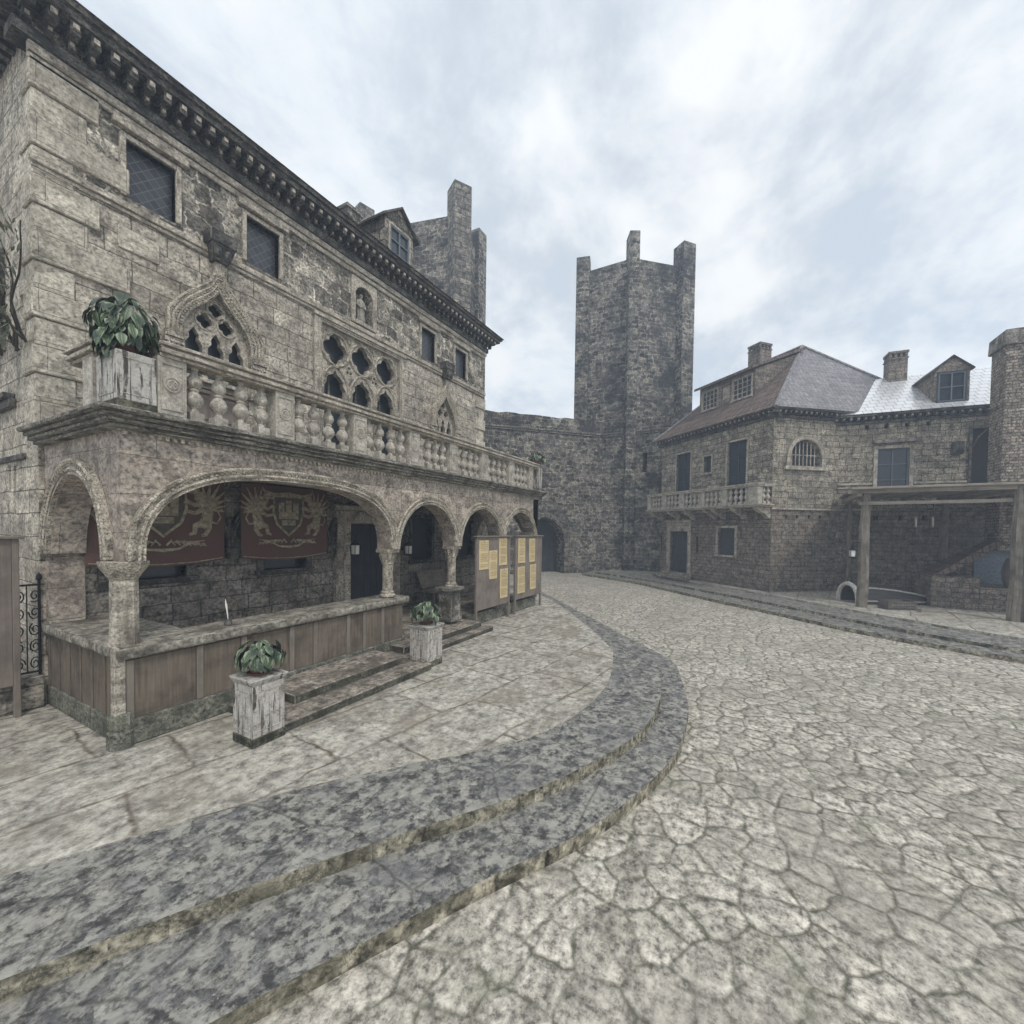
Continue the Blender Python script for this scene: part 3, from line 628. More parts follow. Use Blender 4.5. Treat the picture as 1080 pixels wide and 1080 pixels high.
# the big tracery panel
f = MB(); f.plate(rect(5.9, 8.58, 3.62, 6.92), [rect(6.081, 8.419, 3.63, 6.779)], YW - .06, YW + .03)
f.box(5.86, 8.62, YW - .1, YW, 6.86, 6.93); f.tube([(6.02, YW - .06, 3.7), (6.02, YW - .06, 6.83), (8.46, YW - .06, 6.83), (8.46, YW - .06, 3.7)], .025, 6)
pw = f.build('tracery_window', M['trim'], pal, .01)
PCX = [6.49, 7.25, 8.01]
holes = []; t = MB()
for cx in PCX:
    holes.append(quatre(cx, 6.35, .315)); hw = .285
    holes.append([(cx - hw, 3.7), (cx + hw, 3.7), (cx + hw, 5.42), (cx + hw, 5.5), (cx + hw * .74, 5.6), (cx + hw * .78, 5.68), (cx + hw * .5, 5.76), (cx + hw * .2, 5.8), (cx, 5.9), (cx - hw * .2, 5.8), (cx - hw * .5, 5.76), (cx - hw * .78, 5.68), (cx - hw * .74, 5.6), (cx - hw, 5.5), (cx - hw, 5.42)])
    t.tube([(p[0], YW + .035, p[1]) for p in circle(cx, 6.35, .355, 28)], .032, 6, True)
    t.tube([(p[0], YW + .035, p[1]) for p in super_arch(cx - .36, cx + .36, 5.45, .53, 1.8, 18)], .03, 6)
    t.lathe([(.04, 3.65), (.04, 5.3), (.06, 5.33), (.075, 5.42), (.06, 5.45)], cx - .38, YW + .03, 8); t.lathe([(.04, 3.65), (.04, 5.3), (.06, 5.33), (.075, 5.42), (.06, 5.45)], cx + .38, YW + .03, 8)
for cx in (6.87, 7.63):
    for a in range(3):
        an = R(90 + 120 * a); holes.append(circle(cx + .055 * math.cos(an), 5.99 + .07 * math.sin(an), .035, 10))
    t.tube([(p[0], YW + .035, p[1]) for p in circle(cx, 6.68, .06, 10)], .018, 5, True)
t.plate(rect(6.08, 8.42, 3.62, 6.78), holes, YW + .04, YW + .16); t.build('tracery', M['rope'], pw)
gl = MB(); gl.box(6.08, 8.42, YW + .3, YW + .33, 3.62, 6.78); gl.build('pane', M['glass'], pw)
mu = MB()
for cx in PCX:
    mu.box(cx - .02, cx + .02, YW + .25, YW + .29, 3.62, 5.8); mu.box(cx - .3, cx + .3, YW + .255, YW + .285, 5.32, 5.36); mu.box(cx - .3, cx + .3, YW + .255, YW + .285, 4.5, 4.54)
mu.build('muntins', M['ledge'], pw)
# ground-floor windows, door
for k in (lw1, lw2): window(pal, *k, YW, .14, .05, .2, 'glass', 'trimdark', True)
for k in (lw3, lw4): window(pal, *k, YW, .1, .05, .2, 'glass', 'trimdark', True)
f = MB(); f.box(6.42, 6.82, YW - .12, YW + .1, .28, 2.5); f.box(8.02, 8.42, YW - .12, YW + .1, .28, 2.5)
f.box(6.6, 6.66, YW - .16, YW - .12, .28, 2.5); f.box(6.42, 8.42, YW - .12, YW + .1, 2.5, 2.78); f.box(6.32, 8.52, YW - .22, YW, 2.78, 2.9)
df = f.build('doorway', M['trim'], pal, .02)
d = MB()
for i in range(6): d.box(6.82 + i * .2 + .004, 7.02 + i * .2 - .004, YW + .12, YW + .18, .29, 2.48)
dd = d.build('door', M['door'], df, .006)
# loggia shell: floor, ceiling, slab, arcade
b = MB(); b.box(6.3, 12.3, 6.12, YW, .0, .28); b.build('loggia_floor', M['slab'], pal)
b = MB(); b.box(2.3, 11.95, 6.15, YW, 3.3, 3.4); b.build('loggia_ceiling', M['inner'], pal)
XC = [2.02, 5.95, 7.95, 9.95, 12.08]
spans = [(2.15, 5.85, 1.03, 2.7), (6.06, 7.84, .9, 2.0), (8.06, 9.84, .9, 2.0), (10.06, 11.92, .9, 2.0)]
out = [(1.95, 2.0)]
for x0, x1, h, p in spans: out += super_arch(x0, x1, 2.0, h, p, 40 if x1 - x0 > 3 else 24)
out += [(12.2, 2.0), (12.2, 3.42), (1.95, 3.42)]
b = MB(); b.xz(out, 5.8, 6.14)
aw = b.build('arcade_wall', M['arcade'], pal)
for x0, x1, h, p in spans:
    m = MB(); archivolt(m, super_arch(x0, x1, 2.0, h, p, 40 if x1 - x0 > 3 else 24), .165, 5.8, .05); m.build('archivolt', M['rope'], pal)
for xs, an, nm in ((1.95, -90, 'a'), (12.2, 90, 'b')):
    X = TR(1.95, 8.1, 0, -90) if nm == 'a' else TR(12.2, 5.8, 0, 90)
    L0, L1 = (.21, 1.93) if nm == 'a' else (.37, 2.09)
    arc = super_arch(L0, L1, 2.0, .98, 2.0, 24)
    b = MB(); b.X = X; b.xz([(0, 2.0)] + arc + [(2.3, 2.0), (2.3, 3.42), (0, 3.42)] if nm == 'a' else [(0, 2.0)] + arc + [(2.3, 2.0), (2.3, 3.42), (0, 3.42)], .004, .34)
    if nm == 'a': b.v = [Vector((p.x, max(p.y, 6.141) if p.y < 6.1 else p.y, p.z)) for p in b.v]
    b.build('side_arch_wall', M['arcade'], pal)
    m = MB(); m.X = X; archivolt(m, arc, .19, .004, .05); m.build('archivolt', M['rope'], pal)
# wall below the side arch and the inner wall ribs
for x0, x1 in ((2.35, 4.15), (4.3, 6.15), (6.35, 8.5), (8.65, 10.4), (10.55, 12.0)): m = MB(); archivolt(m, super_arch(x0, x1, 2.0, .98, 2.0, 22), .13, YW, .09, .025, False); m.build('wall_rib', M['trimdark'], pal)
for xc in (4.22, 6.25, 8.57, 10.47): m = MB(); m.taper(xc - .07, xc + .07, YW - .16, YW, 1.82, 2.0, -.05, 0); m.build('rib_corbel', M['trimdark'], pal)
# slab with moulded lip
b = MB()
for z0, z1, pr in ((3.405, 3.45, .10), (3.45, 3.50, .15), (3.50, 3.545, .19), (3.545, 3.60, .24)): b.box(1.95 - pr, 12.2 + pr * .8, 5.8 - pr, YW - .002, z0, z1)
b.build('terrace_slab', M['ledge'], pal, .012)
m = MB(); x = 1.97
while x < 12.2:
    m.box(x, x + .035, 5.765, 5.8, 3.345, 3.385); x += .075
m.box(1.93, 12.22, 5.78, 5.8, 3.385, 3.405); m.build('dentils', M['trim'], pal)
# columns
def column(x, y, r, zb, oct=False, base=True):
    c = MB(); c.lathe([(r * 1.04, zb), (r, zb + .1), (r * .96, 1.84)], x, y, 8 if oct else 14, R(22.5))
    co = c.build('column', M['trim'] if oct else M['rope'], pal, 0, 30)
    k = MB()
    if oct: k.lathe([(r * 1.0, 1.80), (r * 1.1, 1.83), (r * 1.7, 1.95), (r * 1.75, 2.0)], x, y, 8, R(22.5))
    else:
        k.lathe([(r * .97, 1.70), (r * 1.15, 1.72), (r * 1.05, 1.75), (r * 1.2, 1.84), (r * 1.55, 1.93)], x, y, 14); k.box(x - r * 1.55, x + r * 1.55, y - r * 1.55, y + r * 1.55, 1.93, 2.0)
        for q in range(8):
            a = q * PI / 4; k.tube([(x + r * 1.0 * math.cos(a), y + r * 1.0 * math.sin(a), 1.75), (x + r * 1.35 * math.cos(a), y + r * 1.35 * math.sin(a), 1.85), (x + r * 1.6 * math.cos(a), y + r * 1.6 * math.sin(a), 1.9), (x + r * 1.45 * math.cos(a), y + r * 1.45 * math.sin(a), 1.86)], .018, 5)
    k.build('capital', M['rope'], co, .006)
    if base:
        q = MB(); q.lathe([(r * 1.5, zb - .001), (r * 1.55, zb + .03), (r * 1.2, zb + .06), (r * 1.3, zb + .085), (r * 1.02, zb + .11)], x, y, 14); q.build('base', M['rope'], co)
column(2.02, 5.93, .125, 1.08, True, False)
column(XC[1], 5.97, .1, 1.1)
for xc in XC[2:]:
    column(xc if xc < 12 else 12.03, 5.97, .1, 1.06)
    p = MB(); x = xc if xc < 12 else 12.0
    p.box(x - .18, x + .18, 5.83, 6.2, .28, .94); p.box(x - .21, x + .21, 5.8, 6.23, .28, .36); p.box(x - .2, x + .2, 5.81, 6.22, .94, .98); p.box(x - .25, x + .25, 5.77, 6.26, .98, 1.06)
    p.build('column_pedestal', M['ledge'], pal, .012)
# corner strip and its foot
b = MB(); b.box(1.88, 1.98, 5.78, 5.88, .36, 1.08); b.build('corner_strip', M['trim'], pal, .01)
b = MB(); b.lathe([(.12, 0), (.12, .17), (.1, .19), (.11, .22), (.11, .36), (.09, .38)], 1.96, 5.86, 8, R(22.5)); b.build('corner_foot', M['plinth'], pal)
# counter-height parapet with timber panels
b = MB(); b.box(2.0, 6.22, 5.84, 6.12, 0, .94); b.box(1.99, 2.3, 6.12, YW, 0, .94); pp = b.build('parapet', M['inner'], pal)
b = MB(); b.xz(rect(2.02, 6.3, 0, .28), 5.79, 5.85); b.box(1.945, 2.0, 5.9, YW, 0, .26); b.build('plinth', M['plinth'], pp, .015)
for x0, x1 in ((2.06, 2.66), (2.74, 3.18), (3.26, 3.86), (3.94, 4.25), (4.33, 4.87), (4.95, 5.22), (5.3, 5.64), (5.72, 6.2)):
    q = MB(); q.box(x0 + .003, x1 - .003, 5.815, 5.842, .28, .93); q.build('timber_panel', M['woodpanel'], pp, .006)
for x in (2.023, 2.7, 3.22, 3.9, 4.29, 4.91, 5.26, 5.68): q = MB(); q.box(x - .037, x + .037, 5.8, 5.842, .282, .932); q.build('timber_batten', M['woodstrip'], pp, .008)
q = MB(); yy = 5.93; k = 0
while yy < YW - .1:
    q.box(1.96, 1.992, yy, yy + .3, .26, .93); q.box(1.945, 1.992, yy + .302, yy + .348, .262, .93); yy += .35
q.build('side_panelling', M['woodpanel'], pp, .006)
b = MB(); b.xz([(1.9, .95), (6.32, .95), (6.32, 1.08), (1.9, 1.08)], 5.74, 6.36); b.box(1.9, 2.75, 6.361, YW - .003, .952, 1.082); b.build('coping', M['coping'], pp, .035, segs=3)
b = MB(); b.box(8.55, 12.25, 5.86, 6.1, 0, .3); b.build('base_course', M['plinth'], pal, .015)
b = MB(); b.box(1.95, 2.3, YW - .12, YW, 1.08, 2.0); b.build('wall_pier', M['arcade'], pal)
# balustrade of the terrace
b = MB(); b.box(2.5, 12.3, 5.73, 5.97, 3.602, 3.64); bs = b.build('balustrade', M['ledge'], pal, .01)
piers = [2.4, 3.75, 5.08, 6.42, 7.7, 8.98, 10.36, 11.56]
for x in piers:
    p = MB(); p.box(x - .14, x + .14, 5.74, 5.98, 3.64, 4.27); medallion(p, x, 3.95, 5.74, .22, .52)
    p.build('pier', M['baluster'], bs, .008)
for i in range(len(piers) - 1):
    w = piers[i + 1] - piers[i] - .28
    for k in range(4):
        p = MB(); baluster(p, piers[i] + .14 + w * (k + .5) / 4, 5.86, 3.64, .63); p.build('baluster', M['baluster'], bs)
p = MB(); p.box(12.0, 12.25, 6.0, YW - .01, 3.6, 4.27); p.build('return_parapet', M['baluster'], bs)
p = MB(); p.box(1.93, 2.17, 6.42, 6.7, 3.6, 4.27); p.build('pier', M['baluster'], bs)
r_ = MB()
for z0, z1, e in ((4.27, 4.31, .0), (4.31, 4.36, .04), (4.36, 4.385, .02), (4.385, 4.425, .055)):
    r_.box(2.28, 12.02, 5.72 - e, 5.99 + e, z0, z1); r_.box(1.93 - e, 2.18 + e, 6.42 - e, 7.1, z0, z1); r_.box(12.02, 12.26 + e, 5.85 - e, YW - .01, z0 + .001, z1 - .001)
r_.build('handrail', M['trim'], bs, .008)
# dormer in the palace roof
dm = MB(); dm.X = Matrix.Identity(4)
dm.plate([(8.1, 9.0), (9.16, 9.0), (9.16, 10.42), (8.63, 10.86), (8.1, 10.42)], [rect(8.26, 9.0, 9.28, 10.3)], 8.3, 8.4)
dm.box(8.1, 8.2, 8.4, 10.7, 9.0, 10.42); dm.box(9.06, 9.16, 8.4, 10.7, 9.0, 10.42)
dmo = dm.build('dormer', M['castlequoin'], pal)
rr = MB()
for s_ in (-1, 1):
    a = (8.63, 10.9); e = (8.63 + s_ * .68, 10.36); rr.xz([a, e, (e[0], e[1] - .06), (a[0], a[1] - .06)], 8.2, 11.2)
rr.build('dormer_roof', M['trimdark'], dmo)
CURX = Matrix.Identity(4)
wn = window(dmo, 8.28, 8.98, 9.3, 10.28, 8.3, .05, .03, .09, 'glass', 'trim', True, (1, 2), None, 'bluebar')
b = MB(); b.box(8.86, 9.4, 10.6, 11.1, 9.8, 11.9); b.box(8.82, 9.44, 10.56, 11.14, 11.9, 12.0); b.build('chimney', M['castle'], pal)

# statue in the niche
def loft(mb, rings, n=12):
    v = []; f = []
    for cx, cy, cz, rx, ry in rings:
        for k in range(n): a = 2 * PI * k / n; v.append((cx + rx * math.cos(a), cy + ry * math.sin(a), cz))
    for i in range(len(rings) - 1):
        for k in range(n):
            a = i * n + k; c = i * n + (k + 1) % n; f.append((a, c, c + n, a + n))
    f.append(tuple(range(n - 1, -1, -1))); f.append(tuple(range((len(rings) - 1) * n, len(rings) * n))); mb.add(v, f)
st = MB(); Y = 8.2
loft(st, [(7.24, Y, 7.22, .13, .1), (7.24, Y, 7.28, .13, .1), (7.24, Y, 7.29, .1, .08), (7.235, Y, 7.42, .085, .07), (7.23, Y, 7.55, .085, .07), (7.235, Y, 7.64, .075, .06), (7.24, Y, 7.74, .1, .065), (7.24, Y, 7.79, .09, .055), (7.24, Y, 7.82, .035, .035), (7.24, Y - .005, 7.845, .035, .037), (7.24, Y - .01, 7.885, .048, .052), (7.24, Y - .005, 7.925, .042, .046), (7.24, Y, 7.95, .02, .02)])
st.tube([(7.15, Y, 7.77), (7.12, Y - .02, 7.66), (7.18, Y - .08, 7.6), (7.24, Y - .09, 7.63)], [.035, .03, .026, .02], 7)
st.tube([(7.33, Y, 7.77), (7.36, Y - .02, 7.66), (7.31, Y - .08, 7.58), (7.26, Y - .09, 7.6)], [.035, .03, .026, .02], 7)
for k in range(5): st.tube([(7.16 + k * .038, Y - .068, 7.3), (7.17 + k * .03, Y - .072, 7.5), (7.2 + k * .018, Y - .06, 7.66)], .012, 5)
tag(st.build('statue', M['statue']), 'small pale stone statue of a robed figure standing in the arched wall niche', 'statue')

# ------------------------------------------------------------------ things on and in front of the loggia
def leaf_bunch(name, n, rx, rz, size, seed, parent, droop=1.0, low=-.5):
    rg = random.Random(seed); v = []; f = []; uvs = []
    for i in range(n):
        a = rg.uniform(0, 2 * PI); u = rg.uniform(low, 1.0); el = math.asin(max(-1, min(1, u)))
        rr = rg.uniform(.6, 1.08)
        c = Vector((rx * rr * math.cos(el) * math.cos(a), rx * rr * math.cos(el) * math.sin(a), rz * rr * math.sin(el)))
        outw = Vector((math.cos(a), math.sin(a), 0)); nrm = (outw * math.cos(el) * .9 + Vector((0, 0, .35 + .6 * max(0, math.sin(el))))).normalized()
        dn = (Vector((0, 0, -1)) * droop + outw * (.55 if el < .8 else 1.1)); dn = (dn - nrm * dn.dot(nrm)).normalized()
        dn = (dn + nrm * rg.uniform(-.15, .3) + Vector((rg.uniform(-.3, .3), rg.uniform(-.3, .3), 0))).normalized()
        sd = nrm.cross(dn).normalized(); L = size * rg.choice((.55, .8, 1.0, 1.0, 1.25)); W = L * rg.uniform(.5, .64)
        prof = [(0, .03), (.15, .6), (.35, 1.0), (.6, .85), (.82, .45), (1.0, .02)]
        o = len(v)
        for t, w in prof:
            ctr = c + dn * (L * (t - .35)) - nrm * (L * .28 * t * t)
            for s_ in (-1, 0, 1):
                v.append(tuple(ctr + sd * (s_ * W / 2 * w) + nrm * (abs(s_) * W * .16 * w))); uvs.append((.5 + .5 * s_ * (.25 + .75 * w if w > .1 else .3), t))
        for k in range(len(prof) - 1):
            for j in (0, 1): q = o + k * 3 + j; f.append((q, q + 1, q + 4, q + 3))
    me = bpy.data.meshes.new(name); me.from_pydata(v, [], f); lay = me.uv_layers.new(name='UVMap')
    for l in me.loops: lay.data[l.index].uv = uvs[l.vertex_index]
    me.materials.append(M['leaf']); me.shade_smooth()
    ob = bpy.data.objects.new(name, me); COL.objects.link(ob); ob.parent = parent
    return ob
def pedestal(name, label, x0, y0, w, d, h, z=0., cap=True, group='peeling marble plant pedestals'):
    t = thing(name, label, 'pedestal', (x0 + w / 2, y0 + d / 2, z), 0, group)
    a, c = w / 2, d / 2
    p = MB(); p.box(-a, a, -c, c, .1, h - .07)
    for s_ in (-1, 1):
        for q in (rect(-a + .05, a - .05, .16, .175), rect(-a + .05, a - .05, h - .15, h - .135), rect(-a + .05, -a + .065, .176, h - .151), rect(a - .065, a - .05, .176, h - .151)):
            p.xz(q, s_ * c - .006, s_ * c + .006)
        for q in ((-c + .05, c - .05, .16, .175), (-c + .05, c - .05, h - .15, h - .135), (-c + .05, -c + .065, .176, h - .151), (c - .065, c - .05, .176, h - .151)):
            p.box(s_ * a - .006, s_ * a + .006, q[0], q[1], q[2], q[3])
    p.build('shaft', M['marble'], t, .006)
    q = MB(); q.box(-a - .004, a + .004, -c - .004, c + .004, 0, .1); q.build('foot', M['mossbase'], t, .006)
    if cap:
        k = MB(); k.taper(-a - .03, a + .03, -c - .03, c + .03, h - .02, h, .004, .004); k.taper(-a, a, -c, c, h - .075, h - .02, -.025, -.025); k.build('cap', M['marble'], t, .005)
    return t
def pot(name, label, x, y, z, seed, n=60, rx=.2, rz=.17, size=.14, h=.17, r=.11, up=.19, low=-.45):
    t = thing(name, label, 'potted plant', (x, y, z), 0, 'potted plants with variegated leaves')
    p = MB(); p.lathe([(r * .62, .012), (r * .7, .02), (r * .98, h * .5), (r * 1.02, h * .7), (r * .86, h * .84), (r * .98, h * .93), (r * .98, h), (r * .8, h), (r * .78, h - .03)], 0, 0, 18)
    po = p.build('pot', M['terracotta'], t)
    s_ = MB(); s_.lathe([(r * .85, 0), (r * 1.05, .015), (r * 1.12, .028), (r * 1.0, .03), (r * .9, .014)], 0, 0, 18); s_.build('saucer', M['terracotta'], po)
    st = MB()
    for k in range(9):
        a = k * 2 * PI / 9; st.tube([(0.01 * math.cos(a), .01 * math.sin(a), h - .03), (rx * .4 * math.cos(a), rx * .4 * math.sin(a), up + rz * .5), (rx * .8 * math.cos(a), rx * .8 * math.sin(a), up + rz * .3)], .006, 5)
    st.build('stem', M['stem'], t)
    fo = leaf_bunch('foliage', n, rx, rz, size, seed, t, low=low); fo.location = (0, 0, up)
    return t
pedestal('pedestal', 'peeling white marble pedestal standing nearest the corner pillar at the left end of the steps', 2.63, 4.6, .37, .37, .74)
pot('potted_plant', 'leafy variegated plant in a reddish pot on the pedestal nearest the corner pillar', 2.81, 4.78, .74, 3, 125, .25, .19, .145)
pedestal('pedestal', 'peeling white marble pedestal between the two pairs of stone steps', 5.64, 4.72, .4, .4, .72)
pot('potted_plant', 'smaller leafy plant in a reddish pot on the pedestal between the stone steps', 5.84, 4.92, .72, 5, 115, .26, .2, .145)
pedestal('pedestal', 'tall weathered pedestal on the terrace corner at the left end of the balustrade', 1.9, 5.72, .35, .5, .68, 3.6, False)
pot('potted_plant', 'big bushy plant hiding its pot on the terrace corner above the wide arch', 2.05, 5.95, 4.27, 11, 230, .29, .32, .16, .14, .1, .24, -.85)
pedestal('pedestal', 'small weathered pedestal on the terrace at the far end of the balustrade', 12.06, 5.72, .24, .24, .82, 3.6, False)
pot('potted_plant', 'small dark plant on the terrace at the far end of the balustrade', 12.18, 5.84, 4.42, 17, 70, .28, .2, .17)

def slab_steps(label, lo, up):
    t = thing('stone_steps', label, 'steps', ((lo[0] + lo[1]) / 2, lo[2], 0), 0, 'stone steps along the loggia', True)
    b = MB(); b.prism([(lo[0], lo[2]), (lo[1], lo[2]), (lo[1], lo[3]), (lo[0], lo[3])], 0, lo[4], 0, 1); b.build('lower_step', [M['slab'], M['darkriser']], t, .012)
    b = MB(); b.prism([(up[0], up[2]), (up[1], up[2]), (up[1], up[3]), (up[0], up[3])], lo[4], up[4], 0, 1); b.build('upper_step', [M['slab'], M['darkriser']], t, .012)
slab_steps('long pair of low stone steps below the timber-panelled counter', (3.0, 5.66, 4.64, 5.78, .11), (3.42, 5.42, 5.04, 5.78, .23))
slab_steps('pair of stone steps leading up into the loggia beside the notice board', (5.62, 8.62, 5.22, 6.12, .1), (5.84, 8.44, 5.44, 6.12, .22))

# notice boards and their sheets
def board(label, x0, x1, y, posts=(True, True)):
    t = thing('notice_board', label, 'notice board', ((x0 + x1) / 2, y, 0), 0, 'timber notice boards', True)
    b = MB(); n = 7; w = (x1 - x0 - .12) / n
    for i in range(n): b.box(x0 + .06 + i * w + .002, x0 + .06 + (i + 1) * w - .002, y - .015, y + .015, .4, 2.2)
    b.build('panel', M['board'], t, .003)
    for x, k in ((x0, posts[0]), (x1 - .06, posts[1])):
        if k: q = MB(); q.box(x, x + .06, y - .03, y + .03, 0, 2.2); q.build('post', M['board'], t, .006)
    q = MB(); q.box(x0 - .04, x1 + .04, y - .07, y + .06, 2.2, 2.235); q.build('cap_rail', M['woodstrip'], t, .006)
board('wide timber notice board with four sheets beside the loggia steps', 8.58, 10.24, 5.72)
board('timber notice board with sheets in two even rows at the far end of the loggia', 10.55, 12.3, 5.72)
board('bare timber notice board beside the iron gate at the left', -.4, 1.66, 7.84)
def sheet(label, x0, x1, z0, z1, y, seed, lines):
    rg = random.Random(seed)
    t = thing('paper_notice', label, 'paper notice', ((x0 + x1) / 2, y, z0), 0, 'sheets pinned to the notice boards', True)
    n = 6; v = []; f = []
    for j in range(n + 1):
        for i in range(n + 1):
            u, w = i / n, j / n; bow = .006 * math.sin(PI * u) + .012 * (1 - w) ** 3 * (u if seed % 2 else 1 - u)
            v.append((x0 + (x1 - x0) * u + rg.uniform(-.003, .003) * (i in (0, n)), y - bow, z0 + (z1 - z0) * w + rg.uniform(-.003, .003) * (j in (0, n))))
    N_ = len(v); v += [(p[0], p[1] + .002, p[2]) for p in v]
    for j in range(n):
        for i in range(n):
            a = j * (n + 1) + i; f.append((a, a + 1, a + n + 2, a + n + 1)); f.append((N_ + a, N_ + a + n + 1, N_ + a + n + 2, N_ + a + 1))
    b = MB(); b.add(v, f); b.build('sheet', M['paper'], t)
    q = MB(); m = .05; zz = z1 - .06; k = 0
    while zz > z0 + .05:
        x = x0 + m
        while x < x1 - m - .03:
            w = rg.uniform(.03, .085); e = min(x + w, x1 - m)
            if not (k % 6 == 5): q.box(x, e, y - .0215, y - .0195, zz, zz + .009)
            x = e + rg.uniform(.012, .022)
        zz -= lines; k += 1
    q.build('writing', M['ink'], t)
    q = MB(); q.lathe([(.004, 0), (.011, .004), (.008, .012), (.0, .014)], 0, 0, 8)
    q.v = [Vector(((x0 + x1) / 2 + p.x, y - .006 - p.z, z1 - .025 + p.y)) for p in q.v]; q.build('pin', M['pin'], t)
    return t
sheet('upper left yellowed sheet, first beside the column on the wide notice board', 8.70, 9.13, 1.40, 2.12, 5.70, 1, .045)
sheet('middle yellowed sheet hung lower between its neighbours on the wide notice board', 9.16, 9.56, 1.13, 1.86, 5.70, 2, .042)
sheet('upper right yellowed sheet close under the cap rail of the wide notice board', 9.65, 10.06, 1.45, 2.17, 5.70, 3, .036)
sheet('lowest yellowed sheet at the lower right of the wide notice board', 9.71, 10.13, .57, 1.35, 5.70, 4, .04)
sheet('upper left yellowed sheet on the far notice board with two even rows', 10.72, 11.15, 1.44, 2.16, 5.70, 5, .042)
sheet('upper right yellowed sheet on the far notice board with two even rows', 11.42, 11.82, 1.43, 2.14, 5.70, 6, .038)
sheet('lower left yellowed sheet on the far notice board with two even rows', 10.71, 11.15, .57, 1.33, 5.70, 7, .04)
sheet('lower right yellowed sheet on the far notice board with two even rows', 11.49, 11.91, .60, 1.35, 5.70, 8, .043)

# banners
def griffin(mb, mx, cx, cz, s, y):
    """rampant winged lion facing the shield; mx = +1 or -1"""
    def T(pts): return [(cx + mx * p[0] * s, cz + p[1] * s) for p in pts]
    def limb(pts, r): mb.tube([(q[0], y, q[1]) for q in T(pts)], [k * s for k in r], 7)
    limb([(-.02, -.32), (.08, -.2), (.12, -.02), (.05, .18), (-.06, .34), (-.1, .44)], [.09, .13, .12, .13, .11, .08])      # body, chest, neck
    limb([(-.1, .44), (-.16, .5), (-.26, .47), (-.32, .43)], [.085, .1, .07, .025])                                          # head and beak
    limb([(-.1, .56), (-.04, .66), (-.02, .72)], [.03, .025, .006])                                                          # ear
    limb([(.0, .2), (-.16, .16), (-.3, .24), (-.36, .2)], [.07, .05, .045, .02]); limb([(.02, .08), (-.14, -.02), (-.3, .02), (-.36, -.03)], [.06, .045, .04, .02])
    limb([(-.02, -.26), (-.14, -.3), (-.16, -.46), (-.26, -.5)], [.1, .065, .05, .03]); limb([(.1, -.24), (.14, -.36), (.06, -.5), (-.02, -.52)], [.1, .06, .045, .03])
    limb([(.14, -.2), (.3, -.24), (.38, -.1), (.32, .04), (.42, .08)], [.03, .025, .022, .02, .04])                          # tail
    for k in range(7):                                                                                                       # wing feathers
        a = R(100 - k * 20); L = .56 - abs(k - 2) * .04
        limb([(.08, .14), (.08 + L * .55 * math.cos(a), .14 + L * .55 * math.sin(a)), (.08 + L * math.cos(a), .14 + L * math.sin(a) + .03)], [.05, .042, .008])
def banner(label, x0, x1, z0, z1, y):
    t = thing('banner', label, 'banner', ((x0 + x1) / 2, y, z0), 0, 'heraldic banners on the loggia wall', True)
    b = MB(); n = 24; v = []; f = []
    for j in range(2):
        for i in range(n + 1):
            u = i / n; x = x0 + (x1 - x0) * u; yy = y - .02 * math.sin(u * PI * 3.0) - .01
            v.append((x, yy, z1 if j else z0 - .07 * math.sin(PI * u)))
    for i in range(n): f.append((i, i + 1, n + 2 + i, n + 1 + i))
    m_ = len(v); v += [(p[0], p[1] + .012, p[2]) for p in v]; f += [tuple(m_ + q for q in k[::-1]) for k in f]
    b.add(v, f); b.build('cloth', M['banner'], t)
    cx = (x0 + x1) / 2; cz = z0 + .74; e = MB(); ye = y - .035
    sh = [(-.3, .42), (.3, .42), (.31, .1), (.24, -.12), (0, -.34), (-.24, -.12), (-.31, .1)]
    e.tube([(cx + p[0], ye, cz + p[1]) for p in sh], .026, 6, True)
    e.tube([(cx - .46, ye, cz + .5), (cx - .3, ye, cz + .44), (cx, ye, cz + .47), (cx + .3, ye, cz + .44), (cx + .46, ye, cz + .5)], [.015, .035, .04, .035, .015], 6)
    griffin(e, -1, cx - .54, cz + .05, .74, ye); griffin(e, 1, cx + .54, cz + .05, .74, ye)
    for s_ in (-1, 1):
        for k in range(7):
            a = k / 6; e.tube([(cx + s_ * (.04 + .46 * a), ye, z0 + .26 + .06 * math.sin(a * PI)), (cx + s_ * (.1 + .46 * a), ye, z0 + .33 - .06 * a), (cx + s_ * (.16 + .44 * a), ye, z0 + .25 - .02 * a)], [.018, .026, .006], 5)
        e.tube([(cx, ye, z0 + .18), (cx + s_ * .2, ye, z0 + .2), (cx + s_ * .38, ye, z0 + .3), (cx + s_ * .58, ye, z0 + .33)], [.03, .02, .02, .006], 5)
    e.tube([(x0 + .03, ye + .012, z0 + .03), (x0 + .25 * (x1 - x0), ye + .006, z0 - .02), (cx, ye + .012, z0 - .035), (x1 - .25 * (x1 - x0), ye + .006, z0 - .02), (x1 - .03, ye + .012, z0 + .03)], .008, 4)
    e.v = [Vector((p.x, ye + (p.y - ye) * .4, p.z)) for p in e.v]; e.build('emblem', M['gold'], t)
    d = MB(); d.xz([(cx + p[0] * .95, cz + p[1] * .95) for p in sh], ye + .004, ye + .012); fi = d.build('shield_field', M['goldark'], t)
    c = MB()
    for k in (-1, 0, 1): c.box(cx + k * .15 - .055, cx + k * .15 + .055, ye - .004, ye + .004, cz + .12, cz + .3 + .04 * (k == 0))
    c.box(cx - .2, cx + .2, ye - .003, ye + .003, cz - .02, cz + .12); c.box(cx - .14, cx + .14, ye - .002, ye + .003, cz - .14, cz - .04)
    c.build('castle_charge', M['gold'], fi)
    q = MB(); q.tube([(x0 - .05, y - .01, z1), (x1 + .05, y - .01, z1)], .016, 8); q.build('rod', M['iron'], t)
